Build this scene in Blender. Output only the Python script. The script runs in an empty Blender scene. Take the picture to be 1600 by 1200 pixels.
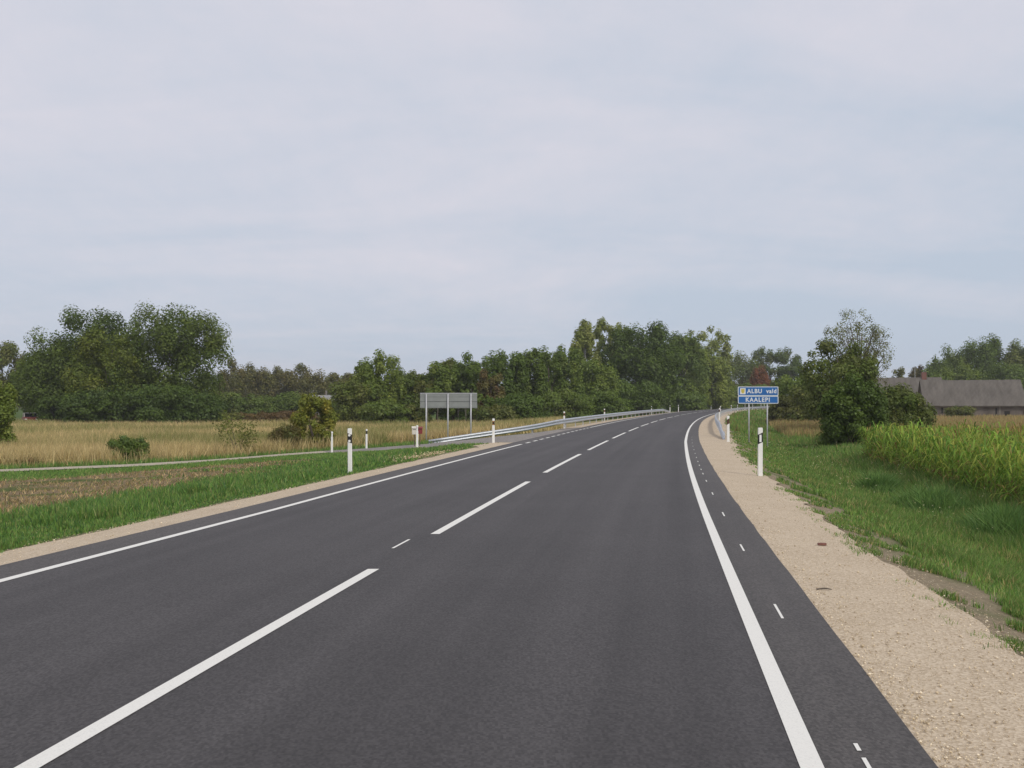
import bpy, math, random
import numpy as np
from math import radians, sin, cos, pi, sqrt, atan
from mathutils import Vector

S = bpy.context.scene
C = S.collection
# ------------------------------------------------------------ camera
F = 1570.0; CAMZ = 1.6; HOR = 627.0          # focal length and horizon of the photograph in its own pixels
cd = bpy.data.cameras.new('camera'); cam = bpy.data.objects.new('camera', cd); C.objects.link(cam)
cd.sensor_width = 36; cd.lens = 36*F/1600; cd.clip_start = .1; cd.clip_end = 6000
cam.location = (0, 0, CAMZ); cam.rotation_euler = (radians(90)+math.atan((HOR-600)/F), 0, 0)
S.camera = cam
# ------------------------------------------------------------ sky, sun, exposure
SUN_EL, SUN_AZ = 40, 145                     # azimuth clockwise from +Y
W = bpy.data.worlds.new('World'); S.world = W; W.use_nodes = True
wt = W.node_tree; wt.nodes.clear()
def wn(t, **k):
    n = wt.nodes.new(t)
    for a, b in k.items(): setattr(n, a, b)
    return n
out = wn('ShaderNodeOutputWorld'); bg = wn('ShaderNodeBackground'); bg.inputs[1].default_value = .1
sky = wn('ShaderNodeTexSky', sky_type='NISHITA'); sky.sun_disc = False
sky.sun_elevation = radians(SUN_EL); sky.sun_rotation = radians(SUN_AZ); sky.dust_density = 2
tc = wn('ShaderNodeTexCoord'); sx = wn('ShaderNodeSeparateXYZ'); wt.links.new(tc.outputs['Generated'], sx.inputs[0])
def wm(op, a, b=None):
    n = wn('ShaderNodeMath', operation=op)
    for i, v in enumerate((a, b)):
        if v is None: continue
        if isinstance(v, (int, float)): n.inputs[i].default_value = v
        else: wt.links.new(v, n.inputs[i])
    return n.outputs[0]
den = wm('ADD', wm('ABSOLUTE', sx.outputs[2]), .16)
cx = wn('ShaderNodeCombineXYZ'); wt.links.new(wm('DIVIDE', sx.outputs[0], den), cx.inputs[0]); wt.links.new(wm('DIVIDE', sx.outputs[1], den), cx.inputs[1])
mp = wn('ShaderNodeMapping'); mp.inputs['Rotation'].default_value = (0, 0, radians(25)); mp.inputs['Scale'].default_value = (.55, 1.0, 1); wt.links.new(cx.outputs[0], mp.inputs[0])
n1 = wn('ShaderNodeTexNoise'); n1.inputs['Scale'].default_value = 1.1; n1.inputs['Detail'].default_value = 6; n1.inputs['Roughness'].default_value = .55; n1.inputs['Distortion'].default_value = .5
wt.links.new(mp.outputs[0], n1.inputs[0])
n2 = wn('ShaderNodeTexNoise'); n2.inputs['Scale'].default_value = 6; n2.inputs['Detail'].default_value = 5; n2.inputs['Roughness'].default_value = .6
mp2 = wn('ShaderNodeMapping'); mp2.inputs['Rotation'].default_value = (0, 0, radians(-30)); mp2.inputs['Scale'].default_value = (1.6, .8, 1); wt.links.new(cx.outputs[0], mp2.inputs[0]); wt.links.new(mp2.outputs[0], n2.inputs[0])
cl = wm('ADD', wm('ADD', wm('MULTIPLY', n1.outputs[0], .66), wm('MULTIPLY', n2.outputs[0], .12)), wm('ADD', wm('MULTIPLY', sx.outputs[2], .55), wm('ADD', wm('MULTIPLY', sx.outputs[0], -.14), .015)))
ramp = wn('ShaderNodeValToRGB'); wt.links.new(cl, ramp.inputs[0])
el = ramp.color_ramp.elements
el[0].position = .38; el[0].color = (.515, .59, .70, 1); el[1].position = .63; el[1].color = (.685, .682, .757, 1)
sc = wn('ShaderNodeVectorMath', operation='SCALE'); wt.links.new(ramp.outputs[0], sc.inputs[0]); sc.inputs['Scale'].default_value = 10.2
mx = wn('ShaderNodeMix', data_type='RGBA'); mx.inputs[0].default_value = .96
wt.links.new(sky.outputs[0], mx.inputs[6]); wt.links.new(sc.outputs[0], mx.inputs[7])
wt.links.new(mx.outputs[2], bg.inputs[0]); wt.links.new(bg.outputs[0], out.inputs[0])
sd = bpy.data.lights.new('sun', 'SUN'); sd.energy = 1.7; sd.angle = radians(9); sd.color = (1, .93, .82)
so = bpy.data.objects.new('sun', sd); C.objects.link(so)
az, e_ = radians(SUN_AZ), radians(SUN_EL)
so.rotation_euler = Vector((sin(az)*cos(e_), cos(az)*cos(e_), sin(e_))).to_track_quat('Z', 'Y').to_euler()
S.view_settings.view_transform = 'Standard'; S.view_settings.look = 'None'; S.view_settings.exposure = 0; S.view_settings.gamma = 1
S.render.resolution_x = 1024; S.render.resolution_y = 768
S.cycles.max_bounces = 5; S.cycles.diffuse_bounces = 3; S.cycles.transmission_bounces = 3; S.cycles.transparent_max_bounces = 4

# ------------------------------------------------------------ helpers
R = np.random.default_rng(7)
def tag(o, label=None, cat=None, group=None, kind=None):
    if label: o['label'] = label
    if cat: o['category'] = cat
    if group: o['group'] = group
    if kind: o['kind'] = kind
    return o
def link(name, me, m=None, parent=None):
    o = bpy.data.objects.new(name, me); C.objects.link(o)
    if m: me.materials.append(m)
    if parent: o.parent = parent
    return o
def empty(name, loc=(0, 0, 0), rz=0):
    o = bpy.data.objects.new(name, None); C.objects.link(o); o.location = loc; o.rotation_euler = (0, 0, rz); o.empty_display_size = .2
    return o
def copy_tree(o, parent=None):
    c = o.copy(); C.objects.link(c)
    if parent: c.parent = parent
    for ch in list(kids.get(o.name, [])): copy_tree(ch, c)
    return c
kids = {}
def np_mesh(name, v, faces, nper, cols=None, smooth=False):
    """faces: (n, nper) int array"""
    v = np.asarray(v, np.float32); faces = np.asarray(faces, np.int32)
    me = bpy.data.meshes.new(name); n = len(faces)
    me.vertices.add(len(v)); me.vertices.foreach_set('co', v.ravel())
    me.loops.add(n*nper); me.loops.foreach_set('vertex_index', faces.ravel())
    me.polygons.add(n); me.polygons.foreach_set('loop_start', np.arange(0, n*nper, nper, dtype=np.int32))
    me.polygons.foreach_set('loop_total', np.full(n, nper, np.int32))
    if smooth: me.polygons.foreach_set('use_smooth', np.ones(n, bool))
    me.update(calc_edges=True)
    if cols is not None:
        a = me.color_attributes.new('col', 'FLOAT_COLOR', 'POINT')
        cc = np.ones((len(v), 4), np.float32); cc[:, :3] = cols; a.data.foreach_set('color', cc.ravel())
    return me
class MB:
    def __init__(s): s.v = []; s.f = []
    def box(s, x0, x1, y0, y1, z0, z1):
        b = len(s.v); s.v += [(x, y, z) for z in (z0, z1) for x, y in ((x0, y0), (x1, y0), (x1, y1), (x0, y1))]
        s.f += [tuple(b+i for i in q) for q in ((3, 2, 1, 0), (4, 5, 6, 7), (0, 1, 5, 4), (1, 2, 6, 5), (2, 3, 7, 6), (3, 0, 4, 7))]; return s
    def prism(s, pts, ax, a0, a1):
        """outline pts (2-D) swept along axis ax"""
        b = len(s.v); n = len(pts)
        for a in (a0, a1):
            for p, q in pts:
                s.v.append({'x': (a, p, q), 'y': (p, a, q), 'z': (p, q, a)}[ax])
        s.f.append(tuple(range(b+n-1, b-1, -1))); s.f.append(tuple(range(b+n, b+2*n)))
        for i in range(n): j = (i+1) % n; s.f.append((b+i, b+j, b+n+j, b+n+i))
        return s
    def tube(s, pts, rad, n=8, cap=True):
        pts = [Vector(p) for p in pts]; b = len(s.v)
        if isinstance(rad, (int, float)): rad = [rad]*len(pts)
        for i, p in enumerate(pts):
            t = (pts[min(i+1, len(pts)-1)]-pts[max(i-1, 0)]).normalized()
            a = t.cross(Vector((0, 0, 1)) if abs(t.z) < .9 else Vector((1, 0, 0))).normalized(); c = t.cross(a)
            for k in range(n):
                w = 2*pi*k/n; s.v.append(tuple(p+(a*cos(w)+c*sin(w))*rad[i]))
        for i in range(len(pts)-1):
            for k in range(n):
                l = (k+1) % n; s.f.append((b+i*n+k, b+i*n+l, b+(i+1)*n+l, b+(i+1)*n+k))
        if cap:
            s.f.append(tuple(b+k for k in range(n))[::-1]); s.f.append(tuple(b+(len(pts)-1)*n+k for k in range(n)))
        return s
    def build(s, name, m, parent=None, smooth=False, bevel=0):
        me = bpy.data.meshes.new(name); me.from_pydata(s.v, [], s.f)
        import bmesh
        bm = bmesh.new(); bm.from_mesh(me); bmesh.ops.recalc_face_normals(bm, faces=bm.faces)
        if bevel: bmesh.ops.bevel(bm, geom=list(bm.edges), offset=bevel, segments=2, affect='EDGES', profile=.5)
        bm.to_mesh(me); bm.free()
        if smooth: me.polygons.foreach_set('use_smooth', [True]*len(me.polygons))
        o = link(name, me, m, parent)
        if parent: kids.setdefault(parent.name, []).append(o)
        return o
def vnoise(x, y, seed=0):
    x = np.asarray(x, float); y = np.asarray(y, float)
    xi = np.floor(x).astype(np.int64); yi = np.floor(y).astype(np.int64); fx = x-xi; fy = y-yi
    fx = fx*fx*(3-2*fx); fy = fy*fy*(3-2*fy)
    def h(a, b):
        n = (a*374761393+b*668265263+seed*982451653) & 0xffffffff
        n = ((n ^ (n >> 13))*1274126177) & 0xffffffff
        return ((n ^ (n >> 16)) & 0xffff)/65535.0
    return (h(xi, yi)*(1-fx)+h(xi+1, yi)*fx)*(1-fy)+(h(xi, yi+1)*(1-fx)+h(xi+1, yi+1)*fx)*fy
def fbm(x, y, seed=0, oc=4):
    s = 0; a = .5; t = 0
    for k in range(oc): s = s+a*vnoise(np.asarray(x)*2**k, np.asarray(y)*2**k, seed+k); t += a; a *= .55
    return s/t
def sstep(a, b, x): t = np.clip((np.asarray(x)-a)/(b-a), 0, 1); return t*t*(3-2*t)

# ------------------------------------------------------------ materials
def mat(name): m = bpy.data.materials.new(name); m.use_nodes = True; return m, m.node_tree, m.node_tree.nodes['Principled BSDF']
def simple(name, col, rough=.6, metal=0, var=.12, scale=6, bump=0, spec=None):
    m, t, p = mat(name); N = t.nodes; L = t.links
    tcn = N.new('ShaderNodeTexCoord'); n = N.new('ShaderNodeTexNoise'); n.inputs['Scale'].default_value = scale; n.inputs['Detail'].default_value = 5
    L.new(tcn.outputs['Object'], n.inputs[0])
    r = N.new('ShaderNodeValToRGB'); L.new(n.outputs[0], r.inputs[0])
    a, b = r.color_ramp.elements; a.position = .3; b.position = .7
    a.color = tuple(c*(1-var) for c in col)+(1,); b.color = tuple(min(1, c*(1+var)) for c in col)+(1,)
    L.new(r.outputs[0], p.inputs['Base Color']); p.inputs['Roughness'].default_value = rough; p.inputs['Metallic'].default_value = metal
    if spec is not None: p.inputs['Specular IOR Level'].default_value = spec
    if bump:
        bn = N.new('ShaderNodeBump'); bn.inputs['Strength'].default_value = bump; bn.inputs['Distance'].default_value = .02; L.new(n.outputs[0], bn.inputs['Height']); L.new(bn.outputs[0], p.inputs['Normal'])
    return m
def leafmat(name, transl=.3):
    m, t, p = mat(name); N = t.nodes; L = t.links
    N.remove(p); o = N['Material Output']
    a = N.new('ShaderNodeAttribute'); a.attribute_name = 'col'
    d = N.new('ShaderNodeBsdfDiffuse'); tr = N.new('ShaderNodeBsdfTranslucent'); g = N.new('ShaderNodeBsdfGlossy'); g.inputs['Roughness'].default_value = .45
    g.inputs[0].default_value = (.8, .8, .8, 1)
    L.new(a.outputs['Color'], d.inputs[0]); L.new(a.outputs['Color'], tr.inputs[0])
    x = N.new('ShaderNodeMixShader'); x.inputs[0].default_value = transl; L.new(d.outputs[0], x.inputs[1]); L.new(tr.outputs[0], x.inputs[2])
    y = N.new('ShaderNodeMixShader'); y.inputs[0].default_value = .018; L.new(x.outputs[0], y.inputs[1]); L.new(g.outputs[0], y.inputs[2])
    L.new(y.outputs[0], o.inputs[0]); return m
M_leaf = leafmat('leaf'); M_blade = leafmat('blade', .35)
M_bark = simple('bark', (.11, .09, .07), .9, var=.35, scale=5, bump=.5)
M_birch = simple('birch_bark', (.42, .40, .36), .8, var=.4, scale=4)
M_sap = simple('sapling_bark', (.20, .18, .15), .9, var=.3)
M_galv = simple('galvanised_steel', (.50, .53, .56), .42, .55, var=.12, scale=9)
M_post = simple('galvanised_post', (.50, .51, .52), .55, .25, var=.1, scale=9)
M_white = simple('white_plastic', (.88, .88, .84), .45, var=.03, scale=14)
M_black = simple('black_band', (.018, .017, .016), .5, var=.1)
M_amber = simple('amber_reflector', (.55, .2, .03), .25, var=.1)
M_refl = simple('white_reflector', (.88, .88, .86), .2, var=.02)
M_brownband = simple('faded_brown_band', (.09, .045, .025), .55, var=.2)
M_blue = simple('sign_blue', (.02, .14, .42), .4, var=.06, scale=4)
M_signw = simple('sign_white', (.74, .77, .78), .4, var=.03)
M_yellow = simple('emblem_yellow', (.62, .50, .10), .5, var=.15, scale=20)
M_signback = simple('sign_back_aluminium', (.28, .295, .28), .6, .1, var=.08, scale=3)
M_cream = simple('cream_paint', (.66, .62, .54), .5, var=.06)
M_red = simple('red_paint', (.22, .03, .028), .45, var=.12)
M_glass = simple('dark_glass', (.02, .022, .025), .12, var=.1)
M_rubber = simple('rubber', (.02, .02, .02), .8)
M_brick = simple('red_brick', (.19, .085, .065), .85, var=.25, scale=12)
M_dark = simple('dark_opening', (.015, .014, .013), .9)
M_wood = simple('weathered_timber', (.06, .048, .04), .9, var=.3, scale=4)

def asphalt(name, base, light):
    m, t, p = mat(name); N = t.nodes; L = t.links
    tcn = N.new('ShaderNodeTexCoord')
    n = N.new('ShaderNodeTexNoise'); n.inputs['Scale'].default_value = 55; n.inputs['Detail'].default_value = 6; n.inputs['Roughness'].default_value = .8; L.new(tcn.outputs['Object'], n.inputs[0])
    rca = N.new('ShaderNodeAttribute'); rca.attribute_name = 'col'
    mpn = N.new('ShaderNodeMapping'); mpn.inputs['Scale'].default_value = (2.2, .035, 1); L.new(rca.outputs['Vector'], mpn.inputs[0])
    rcs = N.new('ShaderNodeSeparateXYZ'); L.new(rca.outputs['Vector'], rcs.inputs[0])
    st = N.new('ShaderNodeTexNoise'); st.inputs['Scale'].default_value = 1.2; st.inputs['Detail'].default_value = 5; L.new(mpn.outputs[0], st.inputs[0])
    bl = N.new('ShaderNodeTexNoise'); bl.inputs['Scale'].default_value = .5; bl.inputs['Detail'].default_value = 6; L.new(tcn.outputs['Object'], bl.inputs[0])
    def ma(op, a, b):
        q = N.new('ShaderNodeMath'); q.operation = op
        for i, v in enumerate((a, b)):
            if isinstance(v, (int, float)): q.inputs[i].default_value = v
            else: L.new(v, q.inputs[i])
        return q.outputs[0]
    f = ma('ADD', ma('ADD', ma('MULTIPLY', st.outputs[0], .30), ma('MULTIPLY', ma('ADD', ma('SINE', ma('MULTIPLY', rcs.outputs[0], 3.7), 0), 1.0), .022)), ma('ADD', ma('MULTIPLY', bl.outputs[0], .16), ma('MULTIPLY', n.outputs[0], .50)))
    r = N.new('ShaderNodeValToRGB'); L.new(f, r.inputs[0]); a, b = r.color_ramp.elements
    a.position = .40; b.position = .60; a.color = base+(1,); b.color = light+(1,)
    # sparse pale stone chips
    vo = N.new('ShaderNodeTexVoronoi'); vo.inputs['Scale'].default_value = 28; L.new(tcn.outputs['Object'], vo.inputs[0])
    sp = ma('MULTIPLY', ma('LESS_THAN', vo.outputs['Distance'], .16), ma('GREATER_THAN', n.outputs[0], .66))
    mxn = N.new('ShaderNodeMix'); mxn.data_type = 'RGBA'; L.new(ma('MULTIPLY', sp, .5), mxn.inputs[0]); 
    sn = N.new('ShaderNodeVectorMath'); sn.operation = 'SNAP'; L.new(tcn.outputs['Object'], sn.inputs[0]); sn.inputs[1].default_value = (.014, .022, 1)
    wnz = N.new('ShaderNodeTexWhiteNoise'); L.new(sn.outputs[0], wnz.inputs[0])
    hv = N.new('ShaderNodeHueSaturation'); L.new(r.outputs[0], hv.inputs['Color']); L.new(ma('ADD', ma('MULTIPLY', wnz.outputs[0], .55), .70), hv.inputs['Value'])
    L.new(hv.outputs[0], mxn.inputs[6]); mxn.inputs[7].default_value = (.26, .25, .24, 1)
    L.new(mxn.outputs[2], p.inputs['Base Color']); p.inputs['Roughness'].default_value = .72; p.inputs['Specular IOR Level'].default_value = .38
    bn = N.new('ShaderNodeBump'); bn.inputs['Strength'].default_value = .5; bn.inputs['Distance'].default_value = .006; L.new(n.outputs[0], bn.inputs['Height']); L.new(bn.outputs[0], p.inputs['Normal'])
    return m
M_asph = asphalt('asphalt', (.041, .038, .038), (.075, .070, .070))
M_asph2 = asphalt('asphalt_shoulder', (.054, .050, .048), (.100, .092, .087))
M_side = asphalt('asphalt_side_road', (.19, .17, .15), (.27, .245, .215))

def gravel(name, a_, b_, c_):
    m, t, p = mat(name); N = t.nodes; L = t.links
    tcn = N.new('ShaderNodeTexCoord')
    vo = N.new('ShaderNodeTexVoronoi'); vo.inputs['Scale'].default_value = 65; L.new(tcn.outputs['Object'], vo.inputs[0])
    bl = N.new('ShaderNodeTexNoise'); bl.inputs['Scale'].default_value = 1.1; bl.inputs['Detail'].default_value = 8; bl.inputs['Roughness'].default_value = .65; L.new(tcn.outputs['Object'], bl.inputs[0])
    hs = N.new('ShaderNodeSeparateColor'); L.new(vo.outputs['Color'], hs.inputs[0])
    q = N.new('ShaderNodeMath'); q.operation = 'MULTIPLY'; q.inputs[1].default_value = .55; L.new(hs.outputs[0], q.inputs[0])
    q2 = N.new('ShaderNodeMath'); q2.operation = 'MULTIPLY_ADD'; q2.inputs[1].default_value = .45; L.new(bl.outputs[0], q2.inputs[0]); L.new(q.outputs[0], q2.inputs[2])
    r = N.new('ShaderNodeValToRGB'); L.new(q2.outputs[0], r.inputs[0]); e = r.color_ramp.elements
    e[0].position = .12; e[0].color = a_+(1,); e[1].position = .5; e[1].color = b_+(1,); x = e.new(.78); x.color = c_+(1,)
    L.new(r.outputs[0], p.inputs['Base Color']); p.inputs['Roughness'].default_value = .95; p.inputs['Specular IOR Level'].default_value = .1
    bn = N.new('ShaderNodeBump'); bn.inputs['Strength'].default_value = .45; bn.inputs['Distance'].default_value = .008; L.new(vo.outputs['Distance'], bn.inputs['Height']); L.new(bn.outputs[0], p.inputs['Normal'])
    return m
M_gravel = gravel('limestone_gravel', (.37, .295, .205), (.51, .42, .305), (.61, .52, .395))
M_path = gravel('path_gravel', (.30, .265, .20), (.43, .385, .30), (.54, .49, .40))
def paint():
    m, t, p = mat('road_paint'); N = t.nodes; L = t.links
    tcn = N.new('ShaderNodeTexCoord'); n = N.new('ShaderNodeTexNoise'); n.inputs['Scale'].default_value = 90; n.inputs['Detail'].default_value = 4; L.new(tcn.outputs['Object'], n.inputs[0])
    r = N.new('ShaderNodeValToRGB'); L.new(n.outputs[0], r.inputs[0]); e = r.color_ramp.elements
    e[0].position = .25; e[0].color = (.66, .655, .61, 1); e[1].position = .5; e[1].color = (.77, .765, .71, 1)
    L.new(r.outputs[0], p.inputs['Base Color']); p.inputs['Roughness'].default_value = .7; return m
M_paint = paint()

# ------------------------------------------------------------ where the road runs (metres; X across, Y ahead)
_ty = np.array([-60, 0, 15, 30, 50, 75, 100, 150, 200, 250, 320, 4000.])
_tt = np.array([.146, .150, .157, .172, .184, .203, .226, .265, .36, .50, .75, .75])
_Y = np.arange(-60, 3200, .5); _T = np.interp(_Y, _ty, _tt)
_X = np.concatenate([[0], np.cumsum((_T[1:]+_T[:-1])/2*.5)]); _X += -2.78-np.interp(0, _Y, _X)
def Xc(y): return np.interp(y, _Y, _X)
def sec(y): return np.sqrt(1+np.interp(y, _Y, _T)**2)
def OL(y): return np.interp(y, [0, 9, 15, 40, 100], [3.15, 3.1, 2.97, 2.87, 2.82])
def OR(y): return np.interp(y, [0, 5, 14, 40, 100], [3.42, 3.38, 3.3, 3.12, 3.1])
def AL(y): return OL(y)+.58
def AR(y): return OR(y)+.55
def GR(y): return OR(y)+np.interp(y, [0, 30, 42, 60], [1.7, 1.66, 2.0, 2.3])
PLt = ([-1, 0, .85, 1.5, 2.7, 5, 8, 11, 16, 40, 200, 2000], [0, 0, -.06, -.13, -.28, -.5, -.8, -1.0, -1.2, -1.25, -1.3, -1.3])
PRt = ([-1, 0, .9, 1.7, 3.2, 4.2, 5.5, 8, 200, 2000], [-.03, -.05, -.30, -.55, -1.1, -1.22, -1.0, -.95, -1.1, -1.2])
def H(x, y):
    x = np.asarray(x, float); y = np.asarray(y, float)
    off = (x-Xc(y))/sec(y)
    zl = np.interp(-off-AL(y), *PLt); zr = np.interp(off-GR(y), *PRt)
    z = np.where(off < 0, zl, np.where(off < AR(y), 0, np.where(off < GR(y), np.interp(off, [0, 100], [0, 0])-.05*np.clip((off-AR(y))/1.1, 0, 1), zr)))
    return z
def Hs(x, y): return float(H(x, y))
def PX(px, Y): return (px-800)/F*Y
def ZP(py, Y): return CAMZ-(py-HOR)/F*Y

RC = []
def ribbon(name, fa, fb, Y0, Y1, step, zoff, m, nu=1, jag=0, flat=False, seed=1):
    n = max(2, int(math.ceil((Y1-Y0)/step))+1); ys = np.linspace(Y0, Y1, n)
    a = fa(ys) if callable(fa) else np.full(n, fa); b = fb(ys) if callable(fb) else np.full(n, fb)
    if jag: b = b+np.sign(b)*jag*(fbm(ys*1.3, ys*0+3, seed, 4)-.5)*2
    u = np.linspace(0, 1, nu+1); O = a[:, None]*(1-u)+b[:, None]*u
    X = Xc(ys)[:, None]+O*sec(ys)[:, None]; Yg = np.repeat(ys[:, None], nu+1, 1)
    Z = (np.zeros_like(X) if flat else H(X, Yg))+zoff
    v = np.stack([X, Yg, Z], -1).reshape(-1, 3); i = np.arange((n-1))[:, None]*(nu+1)+np.arange(nu)
    f = np.stack([i, i+1, i+nu+2, i+nu+1], -1).reshape(-1, 4)
    if (a.mean() > b.mean()): f = f[:, ::-1]
    RC.append(np.stack([O, Yg*sec(Yg), Yg*0], -1).reshape(-1, 3)); return v, f
def rib_obj(name, m, parts):
    V = []; Fc = []; k = 0
    for v, f in parts: V.append(v); Fc.append(f+k); k += len(v)
    rc = np.concatenate(RC) if RC else np.zeros((0, 3)); RC.clear(); V_ = np.concatenate(V)
    if len(rc) < len(V_): rc = np.concatenate([rc, V_[len(rc):]])
    o = link(name, np_mesh(name, V_, np.concatenate(Fc), 4, rc), m); return tag(o, kind='structure')

# side road edges: near edge and far edge, walking away from the junction
SN = [(.5, 37.6), (-.1, 39.6), (-.9, 42.2), (-2.4, 45.2), (-4.6, 47.9), (-7.4, 50.6), (-9.4, 51.4), (-11, 50.3), (-12.3, 48.4), (-16.4, 43.3), (-20.5, 40.2), (-30, 36), (-60, 27)]
SF = [(4.9, 62.3), (3.2, 60.2), (.9, 58.9), (-2.0, 57.7), (-4.9, 56.7), (-8.0, 55.7), (-10.2, 54.2), (-12, 52.2), (-13.2, 50.2), (-17.1, 44.9), (-21, 41.7), (-30.5, 37.6), (-60.5, 28.8)]
def poly_at(P, n):
    P = np.array(P); t = np.linspace(0, len(P)-1, n); i = np.clip(t.astype(int), 0, len(P)-2); f = (t-i)[:, None]; return P[i]*(1-f)+P[i+1]*f
def strip(A, B, n, nu, zoff):
    a = poly_at(A, n); b = poly_at(B, n); u = np.linspace(0, 1, nu+1)[None, :, None]
    P = a[:, None]*(1-u)+b[:, None]*u; Z = H(P[..., 0], P[..., 1])+zoff
    v = np.concatenate([P, Z[..., None]], -1).reshape(-1, 3); i = np.arange(n-1)[:, None]*(nu+1)+np.arange(nu)
    return v, np.stack([i, i+1, i+nu+2, i+nu+1], -1).reshape(-1, 4)[:, ::-1]

# ------------------------------------------------------------ ground sheet
def grow(a, b, step, far, k=1.13):
    c = list(np.arange(a, b+1e-6, step)); s = step
    while c[-1] < far: s *= k; c.append(c[-1]+s)
    lo = []; s = step; x = a
    while x > -far: s *= k; x -= s; lo.append(x)
    return np.array(lo[::-1]+c)
us = grow(-32, 22, .3, 2600); ys = grow(-2, 70, .35, 2500, 1.06); ys = ys[ys > -60]
U, Yg = np.meshgrid(us, ys); X = Xc(Yg)+U; Z = H(X, Yg)
off = U/sec(Yg)
rough = sstep(0, 2, -off-AL(Yg)-1.2)+sstep(0, 2, off-GR(Yg)-.3)
Z = Z-.035+rough*(fbm(X*.9, Yg*.9, 5)-.5)*.10*np.clip(rough, 0, 1)
def yfar(x):
    P = np.array(SF)[::-1]; return np.interp(x, P[:, 0], P[:, 1])
def ynear(x):
    P = np.array(SN)[::-1]; return np.interp(x, P[:, 0], P[:, 1])
inside = (X < 4) & (Yg > ynear(X)-.5) & (Yg < yfar(X)+.5)
Z = np.where(inside, H(X, Yg)-.05, Z)
Z = np.where((off > -AL(Yg)) & (off < AR(Yg)), -.05, Z)
def masks(x, y):
    """share of dry tall grass, stubble soil and bare dirt at a spot"""
    u = x-Xc(y); o = u/sec(y); w = fbm(x*.5, y*.5, 11); w2 = fbm(x*.25, y*.6, 21); w3 = fbm(x*1.3, y*1.3, 31)
    tan_l = sstep(.3, 2.5, y-yfar(x)-1.2+(w-.5)*3)*(o < -5)
    tan_r = sstep(60, 84, y+(w-.5)*22)*sstep(9, 16, o)
    tan = np.clip(tan_l+tan_r, 0, 1)*(1-.55*sstep(.58, .72, w2)*(y < 110))
    tan = tan*(1-.85*sstep(100, 116, y)*(x < 40))*(1-.9*sstep(165, 190, y))
    till = sstep(0, 1.2, -o-9.4+(w-.5)*3)*sstep(0, 3.5, -x-7.5+(w-.5)*4)*sstep(0, 2, ynear(np.minimum(x, 0))-y-5+(w-.5)*4)*(o < 0)
    till = till*(1-.85*sstep(.54, .66, w2)*sstep(12.5, 15, -o))*sstep(0, 3, 24-(-o)*.0-(-o-8.9)*.35+6)
    dr = (1-sstep(.1, 2.4, o-GR(y)+(w3-.5)*3.2))*(o > 4)*(1-.5*sstep(40, 55, y))
    dl = (1-sstep(0, .4, -o-AL(y)-1.0+(w3-.5)*.6))*(o < -2)
    dp = np.exp(-(((x+3.1)/1.9)**2+((y-33.6)/3.6)**2))*sstep(.35, .55, w3)*1.2
    dn = (1-sstep(.2, .9, ynear(np.minimum(x, 0))-y))*(y < ynear(np.minimum(x, 0)))*(x < .5)*(x > -13)*.9
    return tan, till, np.clip(dr+dl+dp+dn, 0, 1)
ta, ti, di = masks(X, Yg)
nI, nJ = X.shape; idx = np.arange((nI-1))[:, None]*nJ+np.arange(nJ-1)
fq = np.stack([idx, idx+1, idx+nJ+1, idx+nJ], -1).reshape(-1, 4)
gme = np_mesh('ground', np.stack([X, Yg, Z], -1).reshape(-1, 3), fq, 4, np.stack([ta, ti, di], -1).reshape(-1, 3), True)
def ground_mat():
    m, t, p = mat('ground_cover'); N = t.nodes; L = t.links
    at = N.new('ShaderNodeAttribute'); at.attribute_name = 'col'; se = N.new('ShaderNodeSeparateColor'); L.new(at.outputs['Color'], se.inputs[0])
    tcn = N.new('ShaderNodeTexCoord')
    def noise(s, d=6, r=.6, vec=None):
        n = N.new('ShaderNodeTexNoise'); n.inputs['Scale'].default_value = s; n.inputs['Detail'].default_value = d; n.inputs['Roughness'].default_value = r; L.new(vec or tcn.outputs['Object'], n.inputs[0]); return n.outputs[0]
    def rmp(src, *st):
        r = N.new('ShaderNodeValToRGB'); L.new(src, r.inputs[0]); e = r.color_ramp.elements
        e[0].position, e[0].color = st[0][0], st[0][1]+(1,); e[1].position, e[1].color = st[-1][0], st[-1][1]+(1,)
        for q in st[1:-1]: x = e.new(q[0]); x.color = q[1]+(1,)
        return r.outputs[0]
    def mix(f, a, b):
        x = N.new('ShaderNodeMix'); x.data_type = 'RGBA'; L.new(f, x.inputs[0]); L.new(a, x.inputs[6]); L.new(b, x.inputs[7]); return x.outputs[2]
    fine = noise(14, 5, .7); mid = noise(1.6)
    green = rmp(fine, (.3, (.035, .065, .016)), (.55, (.075, .125, .03)), (.75, (.14, .16, .06)))
    tanc = rmp(mid, (.3, (.26, .205, .11)), (.5, (.38, .31, .17)), (.7, (.28, .26, .13)))
    till = rmp(noise(9, 8, .75), (.33, (.085, .062, .04)), (.5, (.23, .175, .105)), (.66, (.42, .33, .20)))
    dirt = rmp(noise(22, 6, .7), (.3, (.19, .155, .105)), (.55, (.30, .245, .17)), (.74, (.46, .40, .30)))
    c = mix(se.outputs[0], green, tanc); c = mix(se.outputs[1], c, till); c = mix(se.outputs[2], c, dirt)
    L.new(c, p.inputs['Base Color']); p.inputs['Roughness'].default_value = 1; p.inputs['Specular IOR Level'].default_value = .05
    bn = N.new('ShaderNodeBump'); bn.inputs['Strength'].default_value = .9; bn.inputs['Distance'].default_value = .05; L.new(fine, bn.inputs['Height']); L.new(bn.outputs[0], p.inputs['Normal'])
    return m
tag(link('ground', gme, ground_mat()), kind='structure')

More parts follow.
